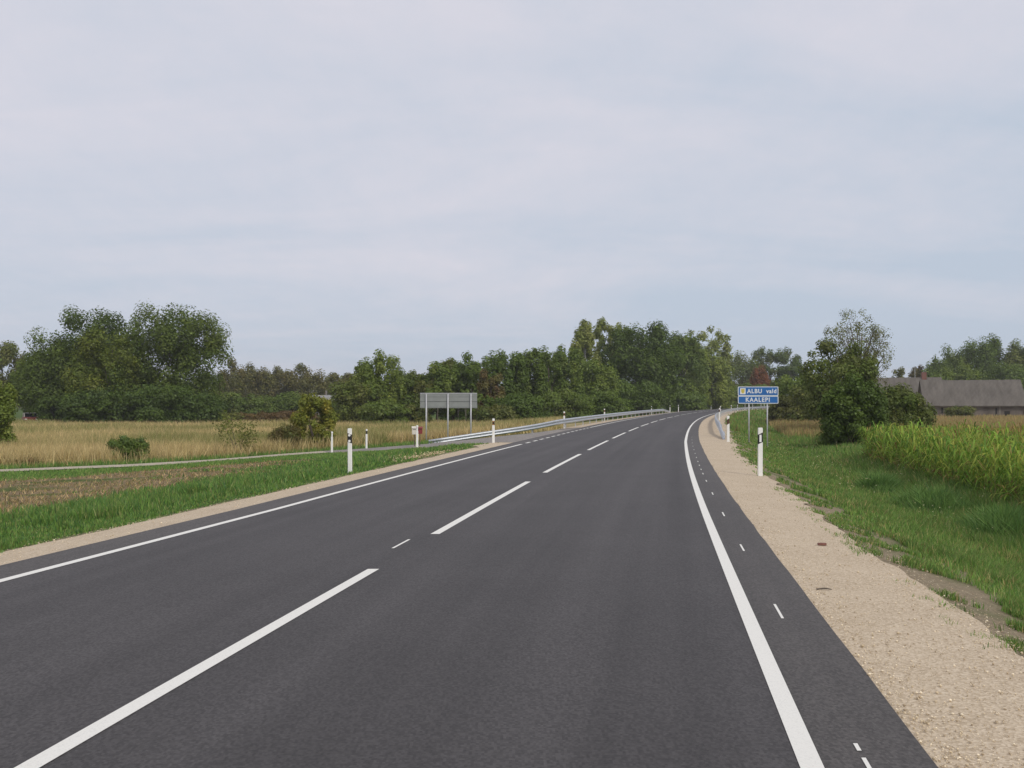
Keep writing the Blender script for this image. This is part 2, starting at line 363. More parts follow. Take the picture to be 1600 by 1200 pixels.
# ------------------------------------------------------------ roads, shoulders, markings
rib_obj('road', M_asph, [ribbon('', lambda y: -OL(y), lambda y: OR(y), -12, 340, 1, 0, None, 6, flat=True)])
rib_obj('road_shoulder_asphalt', M_asph2, [ribbon('', lambda y: -OL(y), lambda y: -AL(y), -12, 340, 1, .0, None, 2, flat=True), ribbon('', lambda y: OR(y), lambda y: AR(y), -12, 340, .5, .0, None, 2, flat=True, jag=.012)])
GLf = lambda y: -(OL(y)+np.interp(y, [0, 30, 36], [1.42, 1.40, 1.5]))
rib_obj('gravel_shoulder', M_gravel, [
    ribbon('', lambda y: -AL(y)+.03, GLf, -12, 36.2, .2, -.004, None, 5, jag=.10, seed=5),
    ribbon('', lambda y: -AL(y)+.03, lambda y: -(AL(y)+1.7), 62, 330, 1, -.004, None, 4, jag=.1, seed=6),
    ribbon('', lambda y: AR(y)-.03, lambda y: GR(y), -12, 330, .15, -.004, None, 6, jag=.16, seed=8),
    strip([(.2, 36.1), (.45, 37.6), (-.1, 39.8), (-.9, 42.3), (-2.4, 45.3), (-4.6, 48), (-7.4, 50.7), (-9.3, 51.5)],
          [(-1.15, 36.0), (-1.35, 38.0), (-1.7, 40.3), (-2.3, 42.6), (-3.1, 44.7), (-4.9, 47.3), (-7.5, 50.3), (-9.3, 51.1)], 60, 6, -.006)])
rib_obj('side_road', M_side, [strip(SN[:7], SF[:7], 90, 14, -.002)])
rib_obj('path', M_path, [strip(SN[6:], SF[6:], 80, 5, -.004)])
w = .052
rib_obj('edge_line', M_paint, [ribbon('', lambda y: -OL(y)-w, lambda y: -OL(y)+w, -12, 37.4, .5, .004, None, flat=True)]
    + [ribbon('', lambda y: -OL(y)-w, lambda y: -OL(y)+w, a, a+1.0, .5, .004, None, flat=True) for a in np.arange(38.4, 60, 1.75)]
    + [ribbon('', lambda y: -OL(y)-w, lambda y: -OL(y)+w, 61.2, 330, 1, .004, None, flat=True)]
    + [ribbon('', lambda y: OR(y)-w, lambda y: OR(y)+w, a+.02, b, .5, .004, None, flat=True) for a, b in ((-12, 330),)])
rib_obj('centre_line', M_paint, [ribbon('', -.054, .054, a, a+7.9, .5, .004, None, flat=True) for a in [1.7+10.42*k for k in range(30)]]
    + [ribbon('', -.20, -.17, 10.95, 11.65, .4, .004, None, flat=True)])
tk = [(4.2, .33), (4.62, .10), (7.42, .52), (10.75, .5), (14.0, .5), (17.2, .45)] + [(a, .4) for a in (20, 22, 23.4, 24.9, 26.5, 28.4, 30.6, 33, 35.6, 38.4, 41.4, 44.6)]
rib_obj('setting_out_mark', M_paint, [ribbon('', lambda y: OR(y)+.235, lambda y: OR(y)+.255, a, a+b, .5, .004, None, flat=True) for a, b in tk])

# ------------------------------------------------------------ foliage machinery
def rand_unit(n, rng):
    v = rng.normal(size=(n, 3)); return v/np.linalg.norm(v, axis=1)[:, None]
def leaf_cloud(P, Nrm, size, cols, rng):
    """rhombic leaf sprays at P, facing Nrm"""
    n = len(P); r = rand_unit(n, rng); a = np.cross(Nrm, r); a /= np.linalg.norm(a, axis=1)[:, None]+1e-9; b = np.cross(Nrm, a)
    s = size[:, None]; k = rng.uniform(.45, .8, (n, 1))
    bend = Nrm*s*rng.uniform(-.25, .25, (n, 1))
    v = np.stack([P-a*s*.5, P-b*s*.5*k+bend, P+a*s*.5, P+b*s*.5*k+bend], 1).reshape(-1, 3)
    f = np.arange(4*n).reshape(-1, 4); return v, f, np.repeat(cols, 4, 0)
def crown(rx, ry, z0, z1, pal, rng, leaves, size, nclump=40, fill=.35, shape=1.0, cr=.27, gap=0):
    """uneven crown: leaf clumps spread through an egg between z0 and z1"""
    cz = (z0+z1)/2; rz = (z1-z0)/2
    u = rand_unit(nclump, rng); rad = rng.uniform(fill, 1, nclump)**.6
    rad = rad*(1-cr)
    q_ = np.abs(u[:, 2]); u[:, :2] *= ((1-q_**2.7)**(1/2.7)/np.sqrt(1-q_**2+1e-6))[:, None] if shape == 1.0 else 1
    if z0 <= .01: lowm = u[:, 2] < 0; u[lowm, :2] *= (.97/np.maximum(np.linalg.norm(u[lowm, :2], axis=1), .25))[:, None]*rng.uniform(.75, 1, (lowm.sum(), 1))
    c = u*rad[:, None]
    tz = c[:, 2]
    wid = np.where(tz > 0, (1-np.clip(tz, 0, 1)*(shape-1)*.6), 1)      # shape > 1 narrows the top
    c[:, 0] *= wid; c[:, 1] *= wid
    Cn = c*np.array([rx, ry, rz])+np.array([0, 0, cz])
    crr = rng.uniform(.7, 1.35, nclump)*cr
    per = rng.multinomial(leaves, (crr**2)/(crr**2).sum())
    ci = np.repeat(np.arange(nclump), per); n = len(ci)
    d = rand_unit(n, rng); rr = rng.uniform(.12, 1, n)**.62
    sc3 = np.array([rx, ry, max(rz*.8, min(rx, rz))])*1.0
    P = Cn[ci]+d*(rr*crr[ci])[:, None]*sc3
    P[:, 2] += (vnoise(P[:, 0]*1.7, P[:, 1]*1.7+P[:, 2]*1.3, 3)-.5)*.25*rx*.3
    for ax_, r_ in ((0, rx), (1, ry)):
        lo_, hi_ = np.percentile(P[:, ax_], (.3, 99.7)); P[:, ax_] = (P[:, ax_]-(lo_+hi_)/2)*(2*r_/(hi_-lo_))
    lo_, hi_ = np.percentile(P[:, 2], (.5, 99.93)); P[:, 2] = z0+(P[:, 2]-lo_)*(z1-z0)/(hi_-lo_)
    P[:, 2] = np.maximum(P[:, 2], .02)
    Nr = d*.9+np.array([0, 0, .55])+rand_unit(n, rng)*.6; Nr /= np.linalg.norm(Nr, axis=1)[:, None]
    pal = np.array(pal, float); k = len(pal)
    cw = rng.dirichlet(np.ones(k)*.8, nclump); col = (cw[ci]@pal)*rng.uniform(.84, 1.18, (n, 1))
    odd = rng.random(n) < .06; col[odd] = pal[rng.integers(0, k, odd.sum())]*rng.uniform(.8, 1.5, (odd.sum(), 1))
    v, f, cc = leaf_cloud(P, Nr, size*rng.uniform(.55, 1.4, n), col, rng)
    return v, f, cc, Cn
LEAFK = np.array([1.85, 1.62, 1.0])
TL = 'trees at the left field edge'
def plant(name, label, cat, px, top, hw, Y, pal, leaves=5000, size=None, trunk=.2, tr=None, bark=None, nclump=42, fill=.35, shape=1.0, cr=.27, seed=None, group=None, dep=1.0, x=None, limbs=9, bare=0, z=None):
    rng = np.random.default_rng(seed if seed is not None else int(px*7+top*13+Y))
    leaves = int(leaves*(3.0 if group == TL else 2.4)); nclump = int(nclump*1.35); pal = np.array(pal)*LEAFK*(.86 if group == TL else 1.05)
    x = PX(px, Y) if x is None else x; g = Hs(x, Y) if z is None else z
    h = ZP(top, Y)-g; rx = hw*Y/F; size = (size or Y/F*4.2)*.86
    root = empty(name, (x, Y, g-.05)); tag(root, label, cat, group)
    h += .05; v, f, cc, Cn = crown(rx, rx*dep, h*trunk, h, pal, rng, leaves, size, nclump, fill, shape, cr)
    o = link('crown' if cat == 'tree' else 'foliage', np_mesh(name+'_crown', v, f, 4, cc), M_leaf, root)
    kids.setdefault(root.name, []).append(o)
    t = MB(); tr = tr or h*.017+.03
    if cat == 'tree':
        top_z = h*.8; bx, by = rng.uniform(-.3, .3, 2)*rx*.4
        pts = [(bx*q*q, by*q*q, top_z*q) for q in np.linspace(0, 1, 6)]
        t.tube(pts, [tr*(1.35 if q == 0 else 1-.8*q) for q in np.linspace(0, 1, 6)], 7)
        sel = rng.permutation(len(Cn))[:limbs+bare]
        for i in sel:
            e = Cn[i]; s = min(max(e[2]*rng.uniform(.35, .6), h*.12), top_z*.85)/top_z
            p0 = (bx*s*s, by*s*s, top_z*s); m_ = ((p0[0]+e[0])/2*.9, (p0[1]+e[1])/2*.9, (p0[2]+e[2])/2+rx*.04)
            r0 = tr*(1-.8*s)*.6
            t.tube([p0, m_, tuple(e)], [r0, r0*.6, r0*.2], 5, False)
            if bare:
                for q in range(4):
                    dd = rand_unit(1, rng)[0]; dd[2] = abs(dd[2]); k_ = e+dd*rx*cr*1.3
                    t.tube([tuple(e), tuple((e+k_)/2+rng.normal(size=3)*.05*rx), tuple(k_)], [r0*.25, r0*.16, r0*.05], 4, False)
        t.build('trunk', bark or M_bark, root, True)
    else:
        for i in range(7):
            e = Cn[i % len(Cn)]; t.tube([(rng.uniform(-.1, .1)*rx, rng.uniform(-.1, .1)*rx, 0), (e[0]*.5, e[1]*.5, e[2]*.6), tuple(e)], [tr*.5, tr*.35, tr*.12], 5, False)
        t.build('stem', bark or M_bark, root, True)
    return root
# leaf colours (albedo)

G_deep = [(.048, .088, .026), (.062, .105, .030), (.036, .066, .022)]
G_mid = [(.070, .118, .034), (.088, .140, .040), (.050, .088, .026)]
G_lite = [(.115, .165, .048), (.145, .190, .060), (.075, .120, .035)]
G_yel = [(.105, .15, .035), (.13, .16, .038), (.075, .12, .03)]
G_olive = [(.080, .100, .040), (.098, .112, .046), (.058, .075, .032)]
G_brown = [(.092, .092, .052), (.105, .096, .055), (.072, .084, .044)]
G_rust = [(.088, .062, .042), (.066, .052, .036), (.10, .082, .046)]
G_red = [(.26, .075, .035), (.20, .06, .03), (.12, .09, .04)]
G_blue = [(.055, .105, .052), (.07, .13, .06), (.045, .082, .038)]
G_gold = [(.20, .165, .035), (.12, .135, .036), (.08, .11, .032), (.25, .20, .05)]
G_birch = [(.145, .185, .085), (.175, .205, .105), (.105, .14, .06)]

TL = 'trees at the left field edge'
plant('tree', 'brownish green tree at the far left edge behind the big green trees', 'tree', 6, 532, 34, 175, G_olive+G_mid[:1]+G_brown[:1], 5000, nclump=30, seed=1)
plant('tree', 'tall dark green tree with the left shoulder of the big left clump', 'tree', 88, 515, 58, 124, G_mid, 10000, trunk=.04, nclump=55, fill=.15, seed=2, group=TL)
plant('tree', 'small green tree low on the left end of the big left clump', 'tree', 48, 560, 30, 130, G_mid+G_lite[:1], 4500, trunk=.2, nclump=30, seed=3, group=TL)
plant('poplar_tree', 'tallest dark tree in the middle of the big left clump with upright tufts', 'tree', 150, 480, 62, 126, G_deep+G_mid[:1], 12000, trunk=.05, nclump=75, cr=.2, fill=.15, seed=4, group=TL)
plant('chestnut_tree', 'chestnut tree with yellowing leaves in front of the big left clump', 'tree', 168, 512, 62, 116, G_yel[:1]+G_mid+G_yel[1:2], 10500, trunk=.03, nclump=60, cr=.22, seed=5, group=TL)
plant('poplar_tree', 'big round dark green tree on the right side of the left clump', 'tree', 274, 478, 76, 121, G_mid+G_lite[:1]+G_deep[:1], 16000, trunk=.03, nclump=95, cr=.2, fill=.12, seed=6, group=TL)
plant('shrub', 'dark green shrub under the left clump beside the red car', 'shrub', 92, 618, 34, 119, G_deep, 3600, trunk=0, seed=9)
for i, (px, tp, hw_, lb) in enumerate(((138, 606, 40, 'dark bushy shrub at the foot of the yellowing chestnut tree'), (195, 597, 44, 'broad dark shrub under the middle of the left tree clump'), (250, 600, 44, 'dense dark shrub under the left side of the round poplar'), (306, 604, 42, 'dark shrub under the right edge of the round poplar'))):
    plant('shrub', lb, 'shrub', px, tp, hw_, 111+i % 2*2, G_deep+G_blue[2:], 5000, trunk=0, seed=20+i, group='shrubs under the left trees')
plant('shrub', 'tall light green bush cut off by the left edge of the picture', 'shrub', -14, 588, 40, 54, G_lite+G_mid[:1], 6500, trunk=0, size=.17, nclump=60, cr=.2, seed=30)
plant('shrub', 'small round green bush alone in the dry grass by the path', 'shrub', 201, 681, 29, 47.0, G_mid+G_blue[:1], 3600, trunk=0.02, size=.11, nclump=40, seed=31)
plant('shrub', 'loose pale sapling bush with thin stems in the dry grass', 'shrub', 372, 640, 34, 52, G_olive+G_lite[:1], 420, trunk=.1, size=.13, tr=.04, nclump=16, cr=.34, seed=32)
plant('shrub', 'low brown weedy bush at the left edge of the dry field', 'shrub', 40, 712, 40, 44.5, G_rust+G_olive[:1], 1300, trunk=0, size=.1, nclump=40, seed=33)
plant('shrub', 'dark olive rounded bush left of the yellow autumn bush', 'shrub', 447, 662, 27, 56, G_olive+G_rust[:2]+G_deep[:1], 3600, trunk=0, size=.13, nclump=40, seed=34)
plant('shrub', 'yellow and green autumn bush beside the side road', 'shrub', 493, 615, 33, 57, G_gold+G_lite+G_lite+G_yel, 5200, trunk=.03, size=.15, nclump=55, cr=.2, seed=35)
# brown belt far behind
belt = [(360, 558, 20, 'sparse pale topped birch next to the left clump of big trees', 1), (386, 566, 22, 'brownish birch just right of the sparse pale topped birch', 1), (408, 573, 20, 'brownish tree in the gap between two birches of the distant belt', 0), (436, 572, 20, 'rust tinted tree left of the highest crown in the distant belt', 0),
        (462, 567, 26, 'rounded brown green tree, the highest crown in the distant belt', 0), (488, 578, 24, 'olive brown tree right of the highest crown in the distant belt', 0), (516, 582, 22, 'dull brown tree directly above the pale roofed far house', 0), (542, 583, 20, 'dull olive tree at the right end of the distant brown belt', 0)]
for i, (px, tp, hw_, lb, b) in enumerate(belt):
    plant('birch_tree' if b else 'tree', lb, 'tree', px, tp, hw_, 215+(i*37 % 23), G_brown+G_olive, 3000, size=.5, trunk=.12, bark=M_birch if b or i in (3, 5) else None, nclump=28, shape=1.3, seed=40+i, group='distant brownish tree belt')
for i, (px, tp, hw_, lb) in enumerate(((352, 612, 34, 'green bush before the brown belt, next to the big left clump'), (404, 616, 36, 'green bush in the middle before the distant brown belt'), (450, 612, 32, 'dark green bush right of centre before the distant brown belt'), (532, 628, 30, 'green bush beside the pale roofed far house'))):
    plant('shrub', lb, 'shrub', px, tp, hw_, 165+i*3, G_mid+G_deep[:1]+G_olive[:1], 3000, trunk=0, size=.4, seed=50+i, group='green bushes before the brown belt')
for i, (px, tp, hw_, lb) in enumerate(((345, 645, 36, 'olive brown low shrub at the foot of the left clump'), (395, 643, 40, 'purplish brown low shrub behind the pale sapling bush'), (455, 641, 40, 'purplish brown low shrub behind the yellow autumn bush'), (525, 650, 36, 'dark brown low shrub right of the yellow autumn bush'))):
    plant('shrub', lb, 'shrub', px, tp, hw_, 122+i*3, [G_olive, G_rust, G_rust, G_olive][i], 3000, trunk=0, size=.26, seed=60+i, group='low shrubs along the dry field')
# row behind the sign back and the left guardrail
TR = 'tree row behind the left guardrail'
plant('willow_tree', 'dull green willow like tree left of the bright topped tree', 'tree', 556, 590, 36, 112, G_olive+G_mid[:2], 5500, trunk=.03, nclump=42, seed=70, group=TR)
plant('tree', 'tree with bright rounded top standing alone left of the sign back', 'tree', 590, 549, 40, 116, G_lite+G_mid, 8500, trunk=.05, nclump=65, cr=.21, seed=71, group=TR)
plant('tree', 'narrow green tree filling the dip right of the bright topped tree', 'tree', 630, 574, 28, 120, G_mid+G_olive[:1], 5000, trunk=.06, seed=72, group=TR)
row = [(655, 585, 26, 122, G_olive+G_mid[:1], .14, 'low olive tree above the left end of the blank sign back'), (683, 566, 30, 122, G_mid+G_lite[:1], .16, 'green tree over the left half of the blank sign back'),
       (708, 560, 26, 128, G_olive+G_mid, .16, 'dull green tree directly above the middle of the blank sign back'), (738, 552, 32, 123, G_mid, .16, 'dark green tree above the right end of the blank sign back'),
       (768, 578, 22, 116, G_rust+G_olive, .12, 'reddish brown small tree just right of the blank sign back'), (790, 547, 34, 126, G_mid+G_deep, .05, 'green tree above the orange banded marker post'),
       (826, 545, 32, 130, G_deep+G_mid+G_lite[:1], .05, 'dark green tree right of the orange banded marker post'), (858, 543, 30, 134, G_deep+G_olive[:1]+G_mid, .05, 'dark tree above the rising part of the left guardrail'),
       (886, 540, 28, 139, G_mid+G_lite[:1], .04, 'fresh green tree left of the pointed birch')]
for i, (px, tp, hw_, Y, pal, tk_, lb) in enumerate(row):
    plant('tree', lb, 'tree', px, tp, hw_, Y, pal, 7000, trunk=tk_, nclump=55, cr=.22, seed=80+i, group=TR)
plant('birch_tree', 'pointed light olive birch rising above the dark tree row', 'tree', 913, 500, 24, 168, G_birch+G_lite[:2], 5500, trunk=.25, nclump=45, shape=1.9, cr=.22, bark=M_birch, seed=91, group=TR)
plant('birch_tree', 'yellowish airy birch crown left of the large maple', 'tree', 955, 497, 29, 176, G_birch+G_lite[:2], 3000, trunk=.35, nclump=45, cr=.17, bark=M_birch, seed=92, group=TR)
plant('tree', 'fairly low green tree in front of the two tall birches', 'tree', 928, 560, 38, 146, G_mid+G_lite[:1], 6500, trunk=.03, nclump=50, seed=93, group=TR)
plant('maple_tree', 'largest dark green round tree beside the end of the left guardrail', 'tree', 1002, 506, 64, 172, G_deep+G_deep+G_mid[:1], 17000, trunk=.06, nclump=100, cr=.19, seed=94, group=TR)
plant('tree', 'green tree between the largest round tree and the yellow green one', 'tree', 1062, 521, 42, 206, G_mid+G_lite[:1]+G_deep[:1], 8500, trunk=.06, nclump=60, cr=.22, seed=95, group=TR)
plant('ash_tree', 'open pale crowned tree poking up behind the road bend', 'tree', 1100, 510, 42, 236, G_birch+G_lite, 3600, trunk=.3, nclump=60, cr=.14, seed=96, limbs=24, group=TR)
plant('tree', 'yellow green tree at the bend where the road disappears', 'tree', 1112, 548, 36, 228, G_lite+G_yel[:1], 8000, trunk=.03, nclump=60, cr=.22, seed=97, group=TR)
for i, (px, tp, hw_, Y, lb) in enumerate(((815, 615, 44, 112, 'dark undergrowth bush right of the orange banded post'), (880, 608, 46, 124, 'dark undergrowth bush behind the rising left guardrail'), (775, 632, 34, 108, 'low dark bush between sign back and orange banded post'), (945, 610, 42, 134, 'dark undergrowth bush behind the middle of the left guardrail'),
        (988, 592, 52, 160, 'dark undergrowth bush under the largest round tree'), (600, 625, 40, 106, 'dark bush under the bright topped tree'), (648, 632, 26, 108, 'dark bush behind the two mailboxes'), (1070, 608, 34, 196, 'green undergrowth bush by the far road bend'), (720, 640, 30, 140, 'shaded bush seen between the legs of the sign back'), (1135, 600, 28, 246, 'green bush left of the blue place name sign'))):
    plant('shrub', lb, 'shrub', px, tp, hw_, Y, [G_deep+G_mid[:1], G_mid+G_olive[:1], G_olive+G_deep[:1], G_mid+G_deep[:1]][i % 4] if i != 9 else G_mid, 4500, trunk=0, nclump=45, seed=100+i, group='undergrowth behind the left guardrail')
# thin grey trunks visible under the blank board
for i, px in enumerate((668, 684, 716, 728, 745, 762)):
    plant('sapling', ['thin grey sapling behind the left leg of the sign back', 'thin pale sapling just left of the middle sign leg', 'straight grey sapling just right of the middle sign leg', 'leaning grey sapling between the middle and right sign legs', 'thin grey sapling behind the right sign leg', 'bent grey sapling right of the sign back'][i], 'tree', px, 606+i*5 % 13, 9, 106+i % 3, G_mid, 500, size=.3, trunk=.62, tr=.035, bark=M_sap, nclump=14, seed=120+i, limbs=4, group='thin saplings behind the sign back')
# behind the place sign
plant('tree', 'dull green tree beyond the bend, left of the red leaved tree', 'tree', 1160, 548, 30, 300, G_mid+G_olive, 5000, size=.62, trunk=.05, seed=130)
plant('rowan_tree', 'tree with rusty red leaves above the blue place name sign', 'tree', 1188, 570, 15, 285, [(.17,.06,.03),(.13,.055,.03),(.09,.08,.035)], 3200, size=.5, trunk=.12, nclump=30, seed=131)
plant('pine_tree', 'dark gappy crown behind the red leaved tree', 'tree', 1205, 542, 33, 305, G_deep+G_olive[:1], 5600, size=.6, trunk=.3, nclump=34, cr=.2, limbs=16, seed=132)
plant('pine_tree', 'dark rounded crown right of the blue place name sign', 'tree', 1236, 554, 23, 300, G_deep, 4200, size=.6, trunk=.3, nclump=26, limbs=12, seed=133)
for i, (px, tp, hw_, Y, pal, lb) in enumerate(((1172, 600, 30, 270, G_mid, 'dark bush directly behind the blue place name sign'), (1238, 586, 34, 128, G_mid+G_lite[:1], 'light green bush right of the place name sign'), (1270, 596, 36, 108, G_olive+G_mid[:1], 'olive bush between the sign and the tall sparse tree'), (1228, 618, 26, 115, G_olive, 'brown green bush low behind the right sign leg'))):
    plant('shrub', lb, 'shrub', px, tp, hw_, Y, pal, 4800, trunk=0, nclump=45, seed=140+i)
plant('willow_tree', 'tall airy tree with bare branch tips right of the road sign', 'tree', 1343, 482, 50, 84, G_olive+G_birch[:1], 3300, size=.15, trunk=.3, nclump=130, cr=.14, bark=simple('grey_bark', (.17, .15, .13), .9, var=.3), limbs=60, bare=14, seed=150)
plant('willow_tree', 'dense olive willow at the foot of the tall airy tree', 'tree', 1312, 528, 58, 80, G_olive+G_mid, 10000, size=.24, trunk=.02, nclump=80, cr=.2, seed=151)
plant('shrub', 'big dark green bush at the corner of the corn field', 'shrub', 1331, 586, 50, 56, G_deep+G_mid[:1], 14000, size=.17, trunk=-.05, nclump=85, cr=.2, seed=152)
plant('shrub', 'dark olive bush between the corner bush and the barn', 'shrub', 1396, 600, 54, 64, G_deep+G_olive+G_mid[:1], 12000, size=.18, trunk=-.05, nclump=65, cr=.2, seed=153)
plant('shrub', 'olive green bush right behind the corner bush', 'shrub', 1374, 604, 50, 60, G_deep+G_olive, 11000, size=.18, trunk=-.05, nclump=60, cr=.2, seed=155)
plant('tree', 'small feathery tree above the ridge of the rear barn', 'tree', 1405, 573, 14, 215, G_olive, 1100, size=.45, trunk=.3, nclump=20, seed=154)
fr = [(1437, 571, 16, 236, G_rust+G_olive, 'dark reddish round tree behind the brick chimney'), (1462, 556, 20, 232, G_mid, 'green tree right of the brick chimney'), (1490, 539, 26, 238, G_mid+G_lite[:1], 'light green tree above the left half of the barn roof'),
      (1528, 526, 27, 236, G_deep+G_mid, 'tall pointed dark tree above the middle of the barn roof'), (1560, 521, 27, 242, G_mid+G_deep, 'tallest dark green tree above the right half of the barn roof'), (1592, 530, 24, 238, G_birch+G_mid, 'pale topped tree at the right edge above the barn'), (1625, 534, 30, 236, G_deep, 'dark tree cut off by the right edge of the picture'), (1508, 568, 30, 226, G_mid+G_yel[:1], 'low bright green tree just above the barn ridge'), (1470, 575, 26, 224, G_mid+G_yel[:1], 'low yellowish green tree above the left end of the barn ridge'), (1575, 565, 34, 225, G_mid, 'low dark green tree behind the right end of the barn ridge')]
for i, (px, tp, hw_, Y, pal, lb) in enumerate(fr):
    plant('tree', lb, 'tree', px, tp, hw_, Y, pal, 5500, size=.5, trunk=.08, nclump=45, shape=1.3, seed=160+i, group='tree row behind the barn')
plant('shrub', 'dull green bush growing against the barn wall', 'shrub', 1498, 634, 22, 140, G_olive+G_deep[:1], 2200, size=.28, trunk=0, seed=180)
# far-off wood closing the horizon
rng = np.random.default_rng(5); V = []; Fc = []; Cc = []; k = 0
for i in range(230):
    ang = rng.uniform(-36, 36); D = rng.uniform(340, 430); xx, yy = D*sin(radians(ang)), D*cos(radians(ang))
    if abs(xx-float(Xc(yy))) < 14: continue
    hh = rng.uniform(8, 12.5)
    v, f, cc, _ = crown(rng.uniform(3.5, 6), 4, .0, hh, np.array(G_brown+G_olive+G_mid)*LEAFK, rng, 520, 1.2, 14)
    v = v+np.array([xx, yy, -1.25]); V.append(v); Fc.append(f+k); Cc.append(cc); k += len(v)
tag(link('distant_wood', np_mesh('distant_wood', np.concatenate(V), np.concatenate(Fc), 4, np.concatenate(Cc)), M_leaf), 'far-off wood closing the horizon behind the fields', 'wood', kind='stuff')

# ------------------------------------------------------------ grass
def blades(x, y, h, wd, cols, rng, lean=.35, seg=1, zoff=-.03, curl=0):
    n = len(x); z = H(x, y)+zoff; a = rng.uniform(0, 2*pi, n); dx, dy = np.cos(a)*wd/2, np.sin(a)*wd/2
    la = rng.uniform(0, 2*pi, n); ll = rng.uniform(0, lean, n)*h; lx, ly = np.cos(la)*ll, np.sin(la)*ll
    if seg == 1:
        v = np.stack([np.stack([x-dx, y-dy, z], 1), np.stack([x+dx, y+dy, z], 1), np.stack([x+lx, y+ly, z+h], 1)], 1).reshape(-1, 3)
        return v, np.arange(3*n).reshape(-1, 3), np.repeat(cols, 3, 0)
    v = np.stack([np.stack([x-dx, y-dy, z], 1), np.stack([x+dx, y+dy, z], 1), np.stack([x+lx*.35+dx*.7, y+ly*.35+dy*.7, z+h*.55], 1), np.stack([x+lx*.35-dx*.7, y+ly*.35-dy*.7, z+h*.55], 1),
                  np.stack([x+lx, y+ly, z+h*.97], 1)], 1).reshape(-1, 3)
    b = np.arange(n)[:, None]*5; f = np.concatenate([b+np.array([[0, 1, 2]]), b+np.array([[0, 2, 3]]), b+np.array([[3, 2, 4]])])
    return v, f, np.repeat(cols, 5, 0)
def sampleY(n, a, b, rng, p=2.0):
    u = rng.random(n)
    if p == 1: return a*(b/a)**u
    return (a**(1-p)+u*(b**(1-p)-a**(1-p)))**(1/(1-p))
def mixcol(pal, n, rng, var=.3, w=None):
    pal = np.array(pal)*np.array([1.4, 1.3, 1.12]); i = rng.choice(len(pal), n, p=w); return pal[i]*rng.uniform(1-var, 1+var, (n, 1))
def grass_obj(name, label, cat, *sets):
    V = []; Fc = []; Cc = []; k = 0
    for v, f, c in sets: V.append(v); Fc.append(f+k); Cc.append(c); k += len(v)
    return tag(link(name, np_mesh(name, np.concatenate(V), np.concatenate(Fc), 3, np.concatenate(Cc)), M_blade), label, cat, kind='stuff')
P_green = [(.11, .22, .055), (.14, .26, .06), (.08, .17, .045), (.19, .24, .09), (.065, .145, .05)]
P_vg = [(.12, .235, .055), (.15, .27, .065), (.20, .26, .095), (.085, .18, .05)]
P_dry = [(.34, .265, .14), (.26, .20, .105), (.42, .34, .20), (.20, .18, .08)]
rng = np.random.default_rng(11)
# left bank between gravel and stubble, and green around it
n = 190000; y = sampleY(n, 7.5, 56, rng, 1.7); o = rng.uniform(0, 1, n)
x = Xc(y)-(AL(y)+.78+o**1.15*(5.2+y*.16))*sec(y)
t_, s_, d_ = masks(x, y)
clump = fbm(x*1.1, y*1.1, 41); keep = (rng.random(n) > s_*1.0) & (rng.random(n) > d_*.9) & (y < ynear(np.minimum(x, 0))-.4+(x > 0)*99) & (x < 0) & (x > -.52*y-2) & (rng.random(n) < .35+1.1*sstep(.3, .6, clump))
x, y, clump = x[keep], y[keep], clump[keep]; n = len(x)
so_ = -(x-Xc(y))/sec(y)-AL(y)
hh = (.04+.15*sstep(.35, .7, clump))*rng.uniform(.5, 1.3, n)*(.35+.65*sstep(1, 2.6, so_))*(1+.5*np.exp(-((so_-3.4)/1.2)**2))*np.interp(y, [20, 36, 48], [1, .7, .45])
g1 = blades(x, y, hh, np.maximum(.010, y*.0011)*rng.uniform(.7, 1.4, n), mixcol(P_green, n, rng), rng, .7, 2)
grass_obj('grass', 'bright green grass on the bank left of the road', 'grass', g1)
# stubble field: dry stalks and sparse grass
n = 60000; y = sampleY(n, 12, 44, rng, 1.6); x = Xc(y)-rng.uniform(8.5, 32, n); t_, s_, d_ = masks(x, y)
kp = (rng.random(n) < s_) & (x > -.53*y-2); x, y = x[kp], y[kp]; n = len(x)
g2 = blades(x, y, rng.uniform(.03, .13, n), np.maximum(.012, y*.0010), mixcol(P_dry+[(.13, .10, .06), (.11, .16, .05)], n, rng, .4), rng, 1.6)
grass_obj('stubble', 'brown stubble and clods of the mown strip left of the road', 'stubble', g2)
# green strip beyond the stubble, along both sides of the path
n = 60000; x = -rng.uniform(4, 46, n); d = rng.random(n); side = rng.random(n) < .72
y = np.where(side, ynear(x)-.15-d*6.5, yfar(x)+.1+d*3.2)
t_, s_, d_ = masks(x, y); kp = (rng.random(n) > s_*.8) & (x > -.56*y-2) & (rng.random(n) > d_) & ((x-Xc(y)) < -8); x, y, side = x[kp], y[kp], side[kp]; n = len(x)
g3 = blades(x, y, np.where(side, rng.uniform(.03, .11, n), rng.uniform(.08, .3, n)), .045*rng.uniform(.7, 1.3, n), mixcol(P_vg, n, rng), rng, .6)
grass_obj('grass', 'green grass strip along the narrow path on the left', 'grass', g3)
